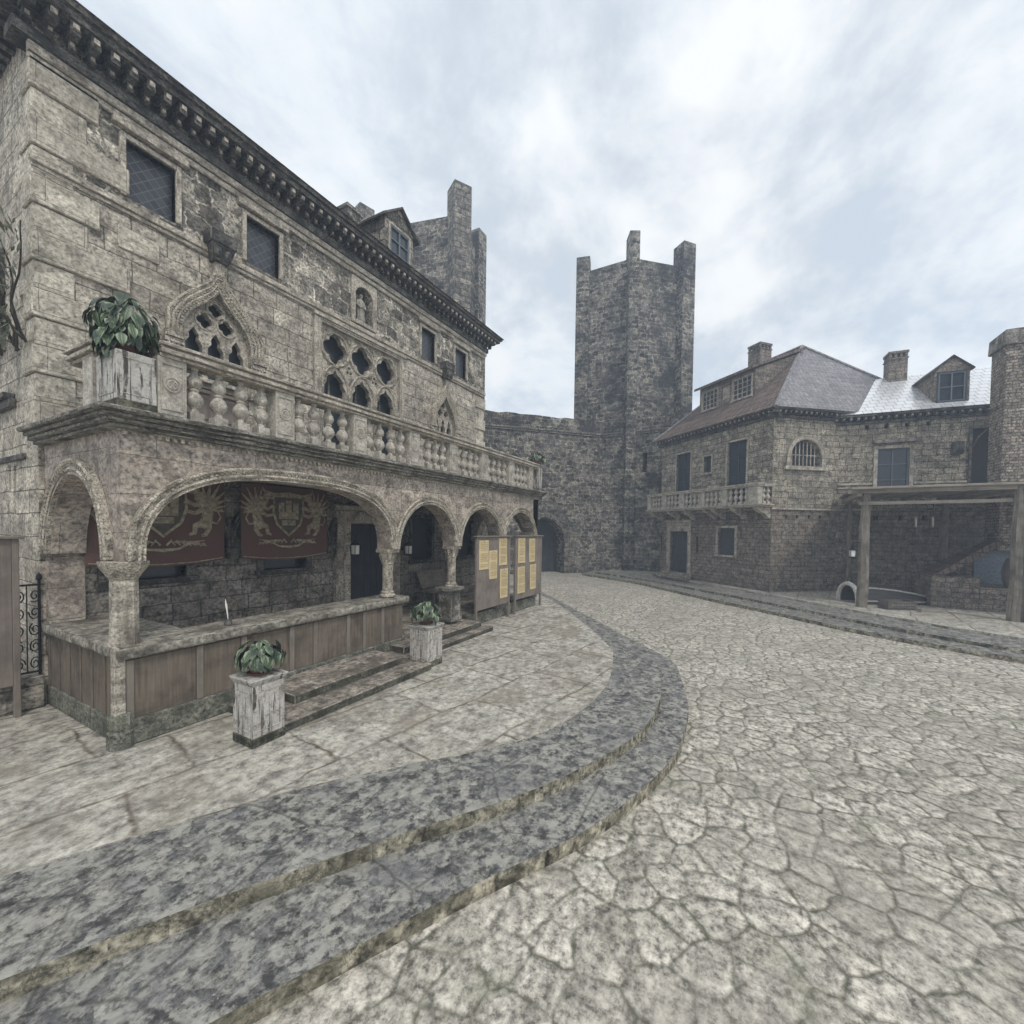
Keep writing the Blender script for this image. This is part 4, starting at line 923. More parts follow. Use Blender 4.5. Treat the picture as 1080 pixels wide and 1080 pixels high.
banner('dark red banner with griffins and shield hung nearest the corner pillar', 2.28, 4.06, 1.82, 3.18, 7.93)
banner('dark red banner with griffins and shield hung nearer the loggia door', 4.34, 6.12, 1.82, 3.18, 7.93)

# lanterns, bench, writing set
def lantern(label, loc, rz=0.):
    t = thing('wall_lantern', label, 'lantern', loc, rz, 'hanging lanterns')
    b = MB(); b.lathe([(.075, 0), (.085, .012), (.085, .03), (.07, .035)], 0, 0, 8, R(22.5)); b.lathe([(.095, .19), (.06, .235), (.03, .25), (.022, .28), (.0, .285)], 0, 0, 8, R(22.5))
    b.tube([(0, 0, .28), (0, 0, .36), (0, .1, .4), (0, .2, .36)], .008, 6)
    for k in range(4): a = R(45 + 90 * k); b.tube([(.077 * math.cos(a), .077 * math.sin(a), .03), (.08 * math.cos(a), .08 * math.sin(a), .19)], .006, 5)
    b.build('frame', M['iron'], t)
    t.scale = (1.3, 1.3, 1.3)
    g = MB(); g.lathe([(.064, .034), (.07, .19)], 0, 0, 8, R(22.5)); g.build('glass', M['white'], t)
    return t
L1 = lantern('white-glazed lantern hung beside the dark loggia door', (6.62, 7.62, 1.76))
lantern('white-glazed lantern hung between the loggia door and window, behind the round column', (8.32, 7.62, 1.70))
t = thing('bench', 'weathered grey bench with a leaning back against the loggia wall', 'bench', (9.55, 7.55, .28), 0, None, True)
b = MB(); b.box(8.98, 10.15, 7.3, 7.75, .66, .72); b.build('seat', M['beamh'], t, .006)
b = MB(); v = [(8.98, 7.7, .76), (10.15, 7.7, .76), (10.15, 7.9, 1.2), (8.98, 7.9, 1.2)]; b.add(v + [(p[0], p[1] + .04, p[2]) for p in v], [(0, 1, 2, 3), (7, 6, 5, 4), (0, 4, 5, 1), (1, 5, 6, 2), (2, 6, 7, 3), (3, 7, 4, 0)]); b.build('backrest', M['beamh'], t)
for x in (9.02, 10.05):
    for y in (7.34, 7.66): q = MB(); q.box(x, x + .07, y, y + .06, .28, .66); q.build('leg', M['beam'], t)
t = thing('inkwell', 'small metal inkwell holding a tall white quill on the counter', 'inkwell', (3.12, 6.0, 1.08), 0)
b = MB(); b.lathe([(.035, 0), (.05, .012), (.048, .05), (.025, .068), (.03, .08), (.02, .082)], 0, 0, 14); b.build('pot', flat('pewter', (.30, .29, .27), .35, .3, Metallic=.8), t)
b = MB(); b.tube([(0, 0, .06), (-.01, 0, .16), (-.02, .01, .27), (-.025, .02, .35)], [.004, .008, .013, .002], 6); b.build('quill', M['white'], t)

# ------------------------------------------------------------------ left edge: gate, wall, climbing plant
t = thing('low_wall', 'low stone wall carrying the iron gate at the left edge', 'wall', (.5, 8.0, 0), 0, None, True)
b = MB(); b.box(-1.2, 1.9, 7.98, 8.2, 0, .42); b.build('masonry', M['inner'], t, .01)
t = thing('iron_gate', 'black wrought iron gate with scrollwork between notice board and palace', 'gate', (1.3, 8.06, .42), 0, None, True)
b = MB(); b.tube([(1.88, 8.06, .42), (1.88, 8.06, 1.66)], .016, 6); b.tube([(1.45, 8.06, .42), (1.45, 8.06, 1.7)], .018, 6); b.tube([(.6, 8.06, .42), (.6, 8.06, 1.66)], .016, 6)
b.tube([(.6, 8.06, 1.6), (1.88, 8.06, 1.6)], .014, 6); b.tube([(.6, 8.06, .47), (1.88, 8.06, .47)], .014, 6)
for x in (1.88, 1.6, 1.45): b.lathe([(.0, 1.64), (.03, 1.67), (.03, 1.71), (.0, 1.76)], x, 8.06, 8)
gf = b.build('frame', M['iron'], t)
b = MB()
for i in range(9):
    cx = .72 + i * .14
    for k in range(5):
        cz = .58 + k * .22
        b.tube([(cx + .055 * (1 - q / 20) * math.cos(q * .62 + k), 8.06, cz + .09 * (1 - q / 20) * math.sin(q * .62 + k)) for q in range(16)], .007, 4)
    b.tube([(cx - .07, 8.06, .47), (cx - .07, 8.06, 1.6)], .006, 4)
b.build('scrollwork', M['iron'], t)
t = thing('climbing_plant', 'dark straggly climbing plant on the palace side wall', 'plant', (1.8, 9.3, 4.2), 0, None, True)
b = MB(); rg = random.Random(4); v = []; f = []
for s_ in range(9):
    p = Vector((1.82, 9.5 - s_ * .13, 4.75 + rg.uniform(-.1, .3))); p.y -= .3; pts = [p.copy()]
    d = Vector((-.02, rg.uniform(-.12, .03), .13))
    for k in range(9):
        p = p + d + Vector((rg.uniform(-.06, .03), rg.uniform(-.09, .07), rg.uniform(-.09, .04))); p.x = min(p.x, 1.84); pts.append(p.copy())
        for q in range(6):
            a = rg.uniform(0, 2 * PI); L = rg.uniform(.07, .17); dr = Vector((rg.uniform(-.7, .1), math.cos(a), math.sin(a))).normalized(); sd = dr.cross(Vector((rg.uniform(-1, 1), rg.uniform(-1, 1), rg.uniform(-1, 1)))).normalized()
            c = p + Vector((rg.uniform(-.12, 0), rg.uniform(-.12, .12), rg.uniform(-.12, .12))); o = len(v)
            v += [c, c + dr * L * .5 + sd * L * .11, c + dr * L, c + dr * L * .5 - sd * L * .11]; f.append((o, o + 1, o + 2, o + 3))
    b.tube([tuple(q) for q in pts], [.018 - k * .0014 for k in range(len(pts))], 5)
b.build('stem', M['stem'], t)
for i in range(len(v)): v[i].x = min(v[i].x, 1.86)
b = MB(); b.add(v, f); b.build('foliage', M['ivy'], t)

# ------------------------------------------------------------------ corner house with hip roof (its own frame: x along the left front, y inward)
hou = thing('corner_house', 'stone corner house with a steep grey hip roof, long dormer and balustraded balcony', 'house', (24.87, 4.25, 0), R(227.7))
FX = TR(6.87, 0, 0, 81.8)
HL = 6.87
hw = [(1.21, 2.23, 3.62, 6.45), (3.14, 3.62, 5.27, 6.06), (4.57, 5.61, 3.62, 6.45)]
b = MB(); b.plate(rect(0, HL, 3.4, 7.2), [rect(*k) for k in hw], 0, .4); b.build('upper_front_wall', M['house'], hou)
b = MB(); b.plate(rect(0, HL, 0, 3.4), [rect(.85, 2.2, .3, 2.44), rect(4.15, 5.11, 1.38, 2.6)], 0, .4); b.build('lower_front_wall', M['houselow'], hou)
AR = [(.78, 5.18), (2.28, 5.18)] + super_arch(.78, 2.28, 5.5, .75, 2.0, 20)[::-1]
b = MB(); b.X = FX; b.plate(rect(0, 3.6, 3.4, 7.2), [AR], .004, .4); b.build('upper_corner_wall', M['house'], hou)
soc = [rect(x - .06, x + .06, 3.02, 3.16) for x in (.7, 1.23, 1.79, 2.34)]
b = MB(); b.X = FX; b.plate(rect(0, 3.6, 0, 3.4), soc, .004, .4); b.build('lower_corner_wall', M['houselow'], hou)
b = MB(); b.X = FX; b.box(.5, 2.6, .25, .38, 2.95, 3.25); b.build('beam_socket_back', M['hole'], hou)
b = MB(); b.box(0, .4, .41, 9, 0, 7.2); b.box(.4, 8.2, 8.6, 9, 0, 7.2); b.build('rear_wall', M['house'], hou)
b = MB(); b.box(-.03, HL - .005, -.05, 0, 3.36, 3.43); b.X = FX; b.box(-.05, 3.07, -.05, .004, 3.361, 3.431); b.build('string_course', M['trim'], hou, .01)
# balcony
b = MB(); b.box(-.16, 6.98, -.84, 0, 3.46, 3.52); b.box(-.2, 7.02, -.88, 0, 3.52, 3.58); bal = b.build('balcony', M['trim'], hou, .01)
px = [.02, 1.29, 2.58, 3.92, 5.23, 6.7]
for i, x in enumerate(px):
    w = .14 if i < 5 else .25
    p = MB(); p.box(x - w, x + w, -.82, -.6, 3.58, 4.27); medallion(p, x, 3.93, -.82, w * 1.5, .5); p.build('pier', M['baluster'], bal, .008)
for i in range(5):
    x0 = px[i] + .14; x1 = px[i + 1] - (.14 if i < 4 else .25)
    for k in range(4): p = MB(); baluster(p, x0 + (x1 - x0) * (k + .5) / 4, -.71, 3.58, .7); p.build('baluster', M['baluster'], bal)
for y in (-.44, -.2): p = MB(); baluster(p, 6.84, y, 3.58, .7); p.build('baluster', M['baluster'], bal)
p = MB(); p.box(-.16, 6.99, -.86, -.56, 4.27, 4.34); p.box(-.18, 7.01, -.88, -.54, 4.34, 4.41); p.box(6.7, 7.0, -.539, 0, 4.272, 4.408); p.box(-.16, .1, -.539, 0, 4.272, 4.408); p.build('handrail', M['trim'], bal, .008)
for x in (.15, 1.5, 2.6, 4.0, 4.5, 5.6, 6.75):
    p = MB(); p.X = Matrix.Translation((x, 0, 0)) @ Matrix.Rotation(R(90), 4, 'Z')
    p.xz([(-.8, 3.46), (0, 3.46), (0, 2.98), (-.12, 3.0), (-.25, 3.14), (-.5, 3.24), (-.72, 3.34)], -.1, .1); p.build('bracket', M['trim'], bal, .012)
CURX = Matrix.Identity(4)
window(hou, *hw[0], 0, .08, .04, .2, 'glass', 'trim', False, (1, 3)); window(hou, *hw[1], 0, .06, .04, .2, 'glass', 'trim', True); window(hou, *hw[2], 0, .08, .04, .2, 'glass', 'trim', False, (1, 3))
window(hou, 4.15, 5.11, 1.38, 2.6, 0, .12, .05, .2, 'lattice', 'trim', True)
b = MB(); b.box(3.9, 5.36, -.2, 0, 2.86, 2.96); b.box(3.96, 5.3, -.14, 0, 2.78, 2.86); b.build('window_hood', M['ledge'], hou, .02)
b = MB(); b.box(.62, .85, -.08, .1, .28, 2.44); b.box(2.2, 2.43, -.08, .1, .28, 2.44); b.box(.62, 2.43, -.08, .1, 2.44, 2.72); b.box(.54, 2.51, -.16, 0, 2.88, 3.02); b.box(.6, 2.45, -.1, 0, 2.72, 2.88)
dw = b.build('doorway', M['trim'], hou, .015)
d = MB()
for i in range(6): d.box(.85 + i * .225 + .004, .85 + (i + 1) * .225 - .004, .14, .2, .3, 2.44)
d.build('door', M['door'], dw, .006)
d = MB()
for k in range(3): d.box(.5 - .1 * (2 - k), 2.6 + .1 * (2 - k), -.3 - .22 * (2 - k), -.081 if k == 2 else -.3 - .22 * (1 - k), 0, .1 * (k + 1))
d.build('doorstep', M['slab'], dw, .01)
# arched barred window in the corner wall
a_in = super_arch(.78, 2.28, 5.5, .75, 2.0, 20)
f = MB(); f.X = FX
archivolt(f, a_in, .17, .004, .07, .025, False); f.box(.61, .78, -.066, .1, 5.14, 5.5); f.box(2.28, 2.45, -.066, .1, 5.14, 5.5); f.box(.52, 2.54, -.11, .12, 5.0, 5.14)
aw_ = f.build('arched_window', M['trim'], hou, .006)
f = MB(); f.X = FX; f.box(.7, 2.36, .3, .33, 5.14, 6.3); f.build('pane', M['glass'], aw_)
f = MB(); f.X = FX
for i in range(7):
    x = .98 + i * .183; t_ = 5.5 + .74 * math.sqrt(max(0, 1 - ((x - 1.53) / .75) ** 2)); f.box(x - .018, x + .018, .1, .136, 5.18, t_)
f.box(.79, 2.27, .11, .126, 5.62, 5.65); f.build('bars', M['trim'], aw_)
# eaves and roof
b = MB()
def eaves(b, L0, L1, z):
    b.box(L0, L1, -.1, 0, z, z + .1, 0); b.box(L0, L1, -.34, 0, z + .26, z + .33, 0)
    x = L0 + .05
    while x < L1 - .1: b.box(x, x + .1, -.28, 0, z + .12, z + .26, 0); b.box(x + .025, x + .075, -.295, -.28, z + .17, z + .22, 1); x += .24
eaves(b, -.2, HL + .3, 7.08); b.X = FX; eaves(b, -.3, 3.3, 7.081); b.build('eaves_cornice', [M['trimdark'], M['trim']], hou)
E0, E1, E2, E3 = (-.35, -.38, 7.40), (7.24, -.38, 7.40), (8.75, 9.4, 7.40), (-.35, 9.4, 7.40)
P1 = (4.5, 4.5, 11.5); P0 = (1.6, 4.5, 11.5)
b = MB(); b.add([E0, E1, E2, E3, P1, P0], [(0, 1, 4, 5), (2, 3, 5, 4), (3, 0, 5), (0, 3, 2, 1)]); b.build('tiled_roof', M['roofbrown'], hou)
b = MB(); b.add([E1, E2, P1, tuple(Vector(E1) - Vector((.3, -.2, .1))), tuple(Vector(E2) - Vector((.3, .2, .1))), tuple(Vector(P1) - Vector((.1, 0, .2)))], [(0, 1, 2), (5, 4, 3), (0, 3, 4, 1), (1, 4, 5, 2), (2, 5, 3, 0)]); b.build('hip_roof', M['rooflilac'], hou)
b = MB()
for p, q in ((E1, P1), (E2, P1), (P0, P1), (E0, P0)): b.tube([Vector(p) + Vector((0, 0, .0)), Vector(q) + Vector((0, 0, .02))], .075, 6)
b.build('ridge_tiles', M['rooflilac'], hou)
dm = MB(); dm.plate([(1.55, 8.4), (4.95, 8.4), (4.95, 9.9), (1.55, 9.9)], [rect(1.75, 2.75, 8.72, 9.66), rect(3.0, 3.5, 8.95, 9.6), rect(3.72, 4.76, 8.72, 9.66)], 1.1, 1.22)
for x in (1.55, 4.85):
    q = Matrix.Translation((x + .05, 0, 0)) @ Matrix.Rotation(R(90), 4, 'Z'); dm.X = q
    dm.xz([(1.221, 8.4), (4.0, 10.6), (4.0, 11.0), (1.221, 9.9)], -.05, .05)
dm.X = Matrix.Identity(4); dmo = dm.build('dormer', M['houselow'], hou)
rr = MB(); rr.X = Matrix.Rotation(R(90), 4, 'Z'); rr.xz([(.82, 9.80), (4.1, 11.12), (4.1, 11.24), (.82, 9.92)], -5.05, -1.42); rr.build('dormer_roof', M['roofbrown'], dmo)
for x0, x1 in ((1.75, 2.75), (3.72, 4.76)): window(dmo, x0, x1, 8.72, 9.66, 1.1, .06, .04, .09, 'glass', 'trim', True, (3, 3), None, 'trim')
b = MB(); b.box(3.0, 3.5, 1.17, 1.2, 8.95, 9.6); b.build('boarded_panel', M['trim'], dmo)
def chimney(mb, x0, x1, y0, y1, z0, z1):
    mb.box(x0, x1, y0, y1, z0, z1 - .34); mb.box(x0 - .03, x1 + .03, y0 - .03, y1 + .03, z1 - .34, z1 - .29)
    for i in range(4):
        x = x0 + (x1 - x0 - .1) * i / 3; mb.box(x, x + .1, y0, y0 + .1, z1 - .29, z1 - .1); mb.box(x, x + .1, y1 - .1, y1, z1 - .29, z1 - .1)
    for i in range(1, 3):
        y = y0 + (y1 - y0 - .1) * i / 3; mb.box(x0, x0 + .1, y, y + .1, z1 - .29, z1 - .1); mb.box(x1 - .1, x1, y, y + .1, z1 - .29, z1 - .1)
    mb.box(x0 - .03, x1 + .03, y0 - .03, y1 + .03, z1 - .1, z1)
b = MB(); chimney(b, 1.75, 2.5, 4.1, 4.9, 10.6, 12.5); b.build('chimney', M['houselow'], hou)
for s_, nm in ((.33, 'left'), (3.0, 'right')):
    m = Matrix.Translation((24.87, 4.25, 0)) @ Matrix.Rotation(R(227.7), 4, 'Z'); w = m @ Vector((s_, -.1, 1.65))
    t = thing('wall_torch', 'dark iron torch bracket on the corner house wall, %s of the door' % nm, 'torch', w, R(227.7), 'torch brackets by the house door')
    q = MB(); q.tube([(0, .1, .1), (0, -.06, .08), (0, -.08, .2)], .014, 6); q.tube([(0, -.06, -.25), (0, -.08, .3), (0, -.09, .52)], [.02, .035, .05], 8); q.build('holder', M['iron'], t)
    q = MB(); q.tube([(p[0], -.09, .62 + p[1]) for p in circle(0, 0, .09, 14)], .012, 5, True); q.build('ring', M['iron'], t)

# ------------------------------------------------------------------ the wing on the right
win = thing('side_house', 'stone house with a shiny pale roof, gabled dormer and a timber lean-to in front', 'house', (22.25, -3.25, 0), R(-85.6))
sk = [rect(x - .07, x + .07, 6.68, 6.86) for x in (.93, 1.55, 2.2, 2.84)] + [rect(x - .08, x + .08, 2.98, 3.18) for x in (.85, 1.3, 2.1, 2.82)]
b = MB(); b.plate(rect(-.05, 9.5, 3.4, 7.0), [rect(1.3, 2.3, 4.0, 5.86), rect(4.1, 4.9, 4.0, 6.45)] + sk[:4], 0, .4); b.build('upper_wall', M['house'], win)
b = MB(); b.plate(rect(-.05, 9.5, 0, 3.4), sk[4:], 0, .4); b.build('lower_wall', M['houselow'], win)
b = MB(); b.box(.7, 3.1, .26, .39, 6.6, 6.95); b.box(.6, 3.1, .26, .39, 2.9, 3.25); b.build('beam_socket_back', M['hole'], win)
b = MB(); b.box(9.1, 9.5, .401, 6, 0, 7.0); b.box(-.05, 9.1, 5.6, 6, 0, 7.0); b.build('rear_wall', M['house'], win)
b = MB(); b.box(0, 1.15, -.06, 0, 4.42, 4.5); b.box(2.45, 4.0, -.06, 0, 4.42, 4.5); b.box(0, 1.15, -.09, 0, 4.28, 4.33); b.box(2.45, 9.0, -.05, 0, 3.38, 3.46); b.box(0, 2.45, -.05, 0, 3.38, 3.46); b.build('string_course', M['trim'], win, .01)
window(win, 1.3, 2.3, 4.0, 5.86, 0, .13, .05, .18, 'glass', 'trim', False, (1, 2), None, 'bluebar')
b = MB(); b.xz([(1.08, 6.22), (1.15, 6.06), (2.47, 6.06), (2.56, 6.22)], -.2, 0); b.build('window_hood', M['ledge'], win, .02)
f = MB(); f.box(4.02, 4.1, -.06, .2, 4.0, 6.45); f.box(4.9, 4.98, -.06, .2, 4.0, 6.45); f.box(4.02, 4.98, -.06, .2, 6.45, 6.55); f.tube([(4.1, -.03, 5.7), (4.25, -.03, 6.1), (4.5, -.03, 6.4)], .03, 6)
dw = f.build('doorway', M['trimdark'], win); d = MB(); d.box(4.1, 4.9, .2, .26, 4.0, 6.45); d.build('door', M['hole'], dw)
b = MB(); b.taper(3.5, 3.8, -.3, 0, 5.5, 5.95, 0, 0); b.build('corbel', M['trimdark'], win, .03)
b = MB(); eaves(b, -.25, 9.6, 6.9); b.build('eaves_cornice', [M['trimdark'], M['trim']], win)
b = MB(); b.add([(-2.6, -.38, 7.25), (9.7, -.38, 7.25), (9.7, 3.0, 9.55), (-2.6, 3.0, 9.55), (9.7, 6.3, 7.25), (-2.6, 6.3, 7.25)], [(0, 1, 2, 3), (3, 2, 4, 5), (0, 5, 4, 1), (0, 3, 5), (1, 4, 2)]); b.build('roof', M['roofwet'], win)
b = MB(); chimney(b, 2.3, 2.95, 2.5, 3.15, 8.9, 10.55); b.build('chimney', M['houselow'], win)
dm = MB(); dm.plate([(3.0, 7.3), (4.02, 7.3), (4.02, 8.82), (3.51, 9.28), (3.0, 8.82)], [rect(3.1, 3.92, 7.56, 8.7)], .1, .2)
dm.box(3.0, 3.1, .2, 2.5, 7.5, 8.82); dm.box(3.92, 4.02, .2, 2.5, 7.5, 8.82); dmo = dm.build('dormer', M['houselow'], win)
rr = MB()
for s_ in (-1, 1): rr.xz([(3.51, 9.33), (3.51 + s_ * .62, 8.78), (3.51 + s_ * .62, 8.73), (3.51, 9.28)], .02, 3.0)
rr.build('dormer_roof', M['trimdark'], dmo)
window(dmo, 3.12, 3.9, 7.58, 8.68, .1, .05, .03, .09, 'glass', 'shutter', True, (1, 1), None, 'bluebar')

# ------------------------------------------------------------------ timber lean-to, forge and what lies under it
po = thing('timber_lean_to', 'open timber lean-to on rough posts in front of the right-hand house', 'lean-to', (19.5, -6.5, 0), 0, None, True)
def post(x, y, z1, r, bend=.018, n=7):
    b = MB(); pts = []; rs = []
    for k in range(7): pts.append((x + bend * math.sin(k * 1.3), y + bend * math.cos(k * 1.7), z1 * k / 6)); rs.append(r * (1.12 - .22 * k / 6 + .05 * math.sin(k * 2.1)))
    b.tube(pts, rs, n); return b.build('post', M['beam'], po)
post(17.96, -3.39, 3.82, .14); post(17.46, -6.72, 3.82, .16); post(17.25, -6.95, 3.8, .1); post(22.0, -3.65, 3.8, .09, .02); post(22.32, -6.6, 3.8, .12, .02); post(16.95, -10.2, 3.82, .15)
b = MB(); v0 = [(17.55, -2.95), (22.15, -3.3), (22.75, -10.8), (16.95, -10.8)]
b.prism(v0, 3.86, 3.93); b.build('roof_boards', M['beamh'], po, .01)
b = MB(); b.bar((17.9, -2.9, 3.80), (17.0, -10.9, 3.80), .16, .12); b.bar((17.9, -3.2, 3.42), (17.1, -10.9, 3.45), .10, .10); b.bar((17.8, -3.2, 3.72), (22.1, -3.45, 3.72), .14, .14); b.bar((17.96, -3.5, 3.3), (19.3, -3.5, 3.7), .1, .12); b.bar((17.6, -6.7, 3.72), (22.3, -6.6, 3.72), .14, .14)
for k in range(6): b.bar((17.8 - .12 * k, -4.2 - 1.1 * k, 3.8), (22.3, -4.3 - 1.05 * k, 3.8), .09, .1)
b.build('beams', M['beamh'], po)
fo = thing('forge', 'brick forge under the lean-to with a sloping hood and tall chimney rising through its roof', 'forge', (20.3, -7.2, 0), 0, None, True)
b = MB(); b.box(19.3, 20.9, -6.6, -5.45, 0, 1.05); b.box(19.3, 20.9, -9.2, -6.601, 0, .75); b.build('hearth', M['houselow'], fo, .02)
b = MB(); b.add([(19.35, -5.5, 1.05), (20.9, -5.5, 1.05), (20.9, -7.32, 2.3), (20.28, -7.32, 2.3), (19.35, -5.75, 1.05), (20.9, -5.75, 1.05), (20.9, -7.5, 2.15), (20.28, -7.5, 2.15)], [(0, 1, 2, 3), (7, 6, 5, 4), (0, 3, 7, 4), (1, 5, 6, 2), (0, 4, 5, 1), (3, 2, 6, 7)]); b.build('hood', M['roofbrown'], fo)
b = MB(); b.box(20.8, 20.86, -8.6, -6.95, .76, 1.95); b.build('hazy_opening', M['fgrey'], fo)  # flat panel tinted as haze in the dark opening under the hood
b = MB(); b.box(20.32, 21.3, -8.4, -7.34, 1.9, 8.7); b.box(20.25, 21.37, -8.47, -7.27, 3.93, 4.12); ch = b.build('chimney', M['brick'], fo, .02)
b = MB(); b.taper(20.24, 21.38, -8.48, -7.26, 8.7, 9.22, .02, .02); b.build('chimney_cap', M['ledge'], ch, .03)
b = MB(); b.lathe([(.16, .75), (.24, 1.0), (.26, 1.25), (.22, 1.5), (.15, 1.7)], 19.75, -7.5, 12); b.build('barrel_bellows', M['crate'], fo)
# upturned hull
t = thing('upturned_boat', 'low upturned wooden boat with a pale arched end lying under the lean-to', 'boat', (19.0, -3.2, 0), R(-66))
b = MB(); n = 14; secs = [(0, .5, .66), (.6, .5, .68), (1.3, .46, .6), (2.0, .36, .46), (2.5, .22, .3), (2.85, .05, .12)]; v = []; f = []
for x, w, h in secs:
    for k in range(n + 1): a = PI * k / n; v.append((x, w * math.cos(a), h * math.sin(a) ** .8))
for i in range(len(secs) - 1):
    for k in range(n): q = i * (n + 1) + k; f.append((q, q + 1, q + n + 2, q + n + 1))
m_ = len(v); v += [(p[0] * .98 + .02, p[1] * .93, p[2] * .93) for p in v]; f += [tuple(m_ + i for i in q[::-1]) for q in f]
b.add(v, f); b.build('hull', M['hull'], t)
b = MB()
rim = [(-.02, .5 * math.cos(PI * k / 16), .66 * math.sin(PI * k / 16) ** .8) for k in range(17)]
b.tube(rim, .075, 6); b.build('pale_rim', M['pale'], t)
b = MB()
for k in range(12): s_ = secs; b.lathe([(.0, .0), (.018, .01), (.0, .03)], .15 + k * .2, 0, 6)
for k, p in enumerate(b.v): x = p.x; h = .67 if x < .7 else .67 - (x - .7) * .2; b.v[k] = Vector((p.x, p.y - .1, p.z + h - .04))
b.tube([(0, -.52, .12), (.6, -.52, .12), (1.3, -.48, .12), (2.0, -.38, .11), (2.8, -.08, .08)], .025, 5); b.tube([(x, -w * math.cos(R(48)) - .01, h * math.sin(R(48)) ** .8 + .01) for x, w, h in secs], .028, 5)
b.build('keel_studs', M['pale'], t)
t = thing('wooden_crate', 'low slatted wooden crate on the ground in front of the upturned boat', 'crate', (18.1, -4.3, 0), R(-62))
b = MB(); b.box(-.45, .45, -.2, .2, 0, .03); b.box(-.43, -.38, -.19, .19, .03, .3); b.box(.38, .43, -.19, .19, .03, .3)
for z in (.05, .13, .21): b.box(-.45, .45, -.22, -.195, z, z + .065); b.box(-.45, .45, .195, .22, z, z + .065)
b.build('slats', M['crate'], t, .005)
b = MB()
rg = random.Random(2)
for k in range(9): x = -.35 + k * .08; b.box(x, x + rg.uniform(.03, .06), -.224, -.2205, .135, .135 + rg.uniform(.03, .06))
b.build('pale_marks', M['beam'], t)
t = thing('plank_pile', 'short pale board lying beside the wooden crate', 'board', (18.0, -5.1, 0), R(-75))
b = MB(); b.box(-.35, .35, -.14, .14, 0, .04); b.box(-.3, .25, -.1, .12, .041, .08); b.build('board', M['beamh'], t, .005)
for i, (x, y, c) in enumerate(((17.72, -4.62, 'left'), (17.68, -5.0, 'right'))):
    t = thing('hanging_tool', 'long dark tool with a pale handle hanging from the lean-to beam, %s of two' % c, 'tool', (x + .12, y, 2.55), 0, 'tools hung from the lean-to beam')
    b = MB(); b.tube([(0, 0, .82), (0, 0, .4)], .012, 6); b.tube([(0, 0, .1), (0, .03, .0)], [.03, .02], 6); b.build('iron', M['iron'], t)
    b = MB(); b.tube([(0, 0, .42), (0, 0, .08)], [.03, .026], 8); b.build('handle', M['beam'], t)
lantern('white-glazed lantern hung on the left post of the lean-to', (17.9, -3.08, 1.62), R(180))
lantern('white-glazed lantern hung on the right post of the lean-to at the picture edge', (17.3, -7.02, 1.7), R(0))

# ------------------------------------------------------------------ castle wall and towers
cw = thing('castle_wall', 'dark rubble castle curtain wall with a ledge and an arched gateway', 'castle wall', (26.54, 8.17, -.3), 0)
X1 = Matrix.Rotation(R(-43.97), 4, 'Z') @ Matrix.Translation((-10, 0, .3)); X2 = Matrix.Rotation(R(-90.6), 4, 'Z') @ Matrix.Translation((0, 0, .3))
gate = [(4.9, -.29)] + super_arch(4.9, 7.45, 1.75, 1.4, 1.8, 16) + [(7.45, -.29)]
rg = random.Random(9)
top = [(0, 9.35)]; x = .4
while x < 9.9: top += [(x, 9.3 + rg.uniform(-.06, .06))]; x += rg.uniform(.3, .8)
top += [(10, 9.28)]
for nm, X, L, tp, hs in (('left', X1, 10, top, []), ('right', X2, 7, [(0, 9.28), (1.5, 9.24), (3.2, 9.3), (7, 9.26)], [rect(2.5, 2.78, 6.0, 7.15)])):
    b = MB(); b.X = X; b.plate([(0, 4.1), (L, 4.1)] + tp[::-1], hs, 0, 1.6); b.build('upper_wall', M['castle'], cw)
    b = MB(); b.X = X
    if nm == 'left': b.xz([(0, -.3), (4.9, -.3)] + gate[1:-1] + [(7.45, -.3), (L, -.3), (L, 4.1), (0, 4.1)], 0, 1.6)
    else: b.xz(rect(0, L, -.3, 4.1), 0, 1.6)
    b.build('lower_wall', M['castlelow'], cw)
    b = MB(); b.X = X; b.box(0, L, -.12, 0, 8.4, 8.52); b.box(0, L, -.07, 0, 8.3, 8.4); b.build('ledge', M['castlequoin'], cw, .02)
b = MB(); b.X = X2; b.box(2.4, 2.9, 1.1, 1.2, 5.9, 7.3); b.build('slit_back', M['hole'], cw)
g_ = MB(); g_.X = X1
archivolt(g_, super_arch(4.9, 7.45, 1.75, 1.4, 1.8, 16), .3, 0, .1, .04, False); g_.box(7.45, 7.75, -.1, 0, -.3, 1.75); g_.box(4.6, 4.9, -.1, 0, -.3, 1.75); gw = g_.build('gateway', M['castlequoin'], cw)
d = MB(); d.X = X1
for i in range(9): d.box(4.8 + i * .31 + .005, 5.11 + i * .31 - .005, 1.2, 1.3, -.28, 3.3)
d.build('passage_dark', M['door'], gw)  # closed boards added to give the dark of the hazy passage
def tower(label, foot, butt, ztop, loc):
    t = thing('castle_tower', label, 'tower', loc, 0, 'castle towers', True)
    b = MB(); b.prism(foot, -.3, ztop); cx = sum(p[0] for p in foot) / len(foot); cy = sum(p[1] for p in foot) / len(foot)
    b.build('shaft', M['castle'], t)
    for (x, y, w, d_, z1, ang, m) in butt:
        q = MB(); q.X = TR(x, y, 0, ang); k = 0; z = -.3
        q.box(-w / 2, w / 2, -d_ / 2, d_ / 2, -.3, z1); q.build('corner_buttress', M[m], t, .03)
    return t
tower('far castle tower of dark rubble standing free against the sky behind the curtain wall', [(26.6, 6.5), (26.65, 10.05), (31, 11.3), (33.2, 6.3), (29.2, 3.7)],
      [(26.65, 6.53, .62, .9, 20.45, -62, 'castle'), (26.8, 9.73, .85, .95, 19.9, -75, 'castle'), (29.0, 3.88, .95, .95, 20.33, -40, 'castle')], 19.05, (26.6, 6.5, 0))
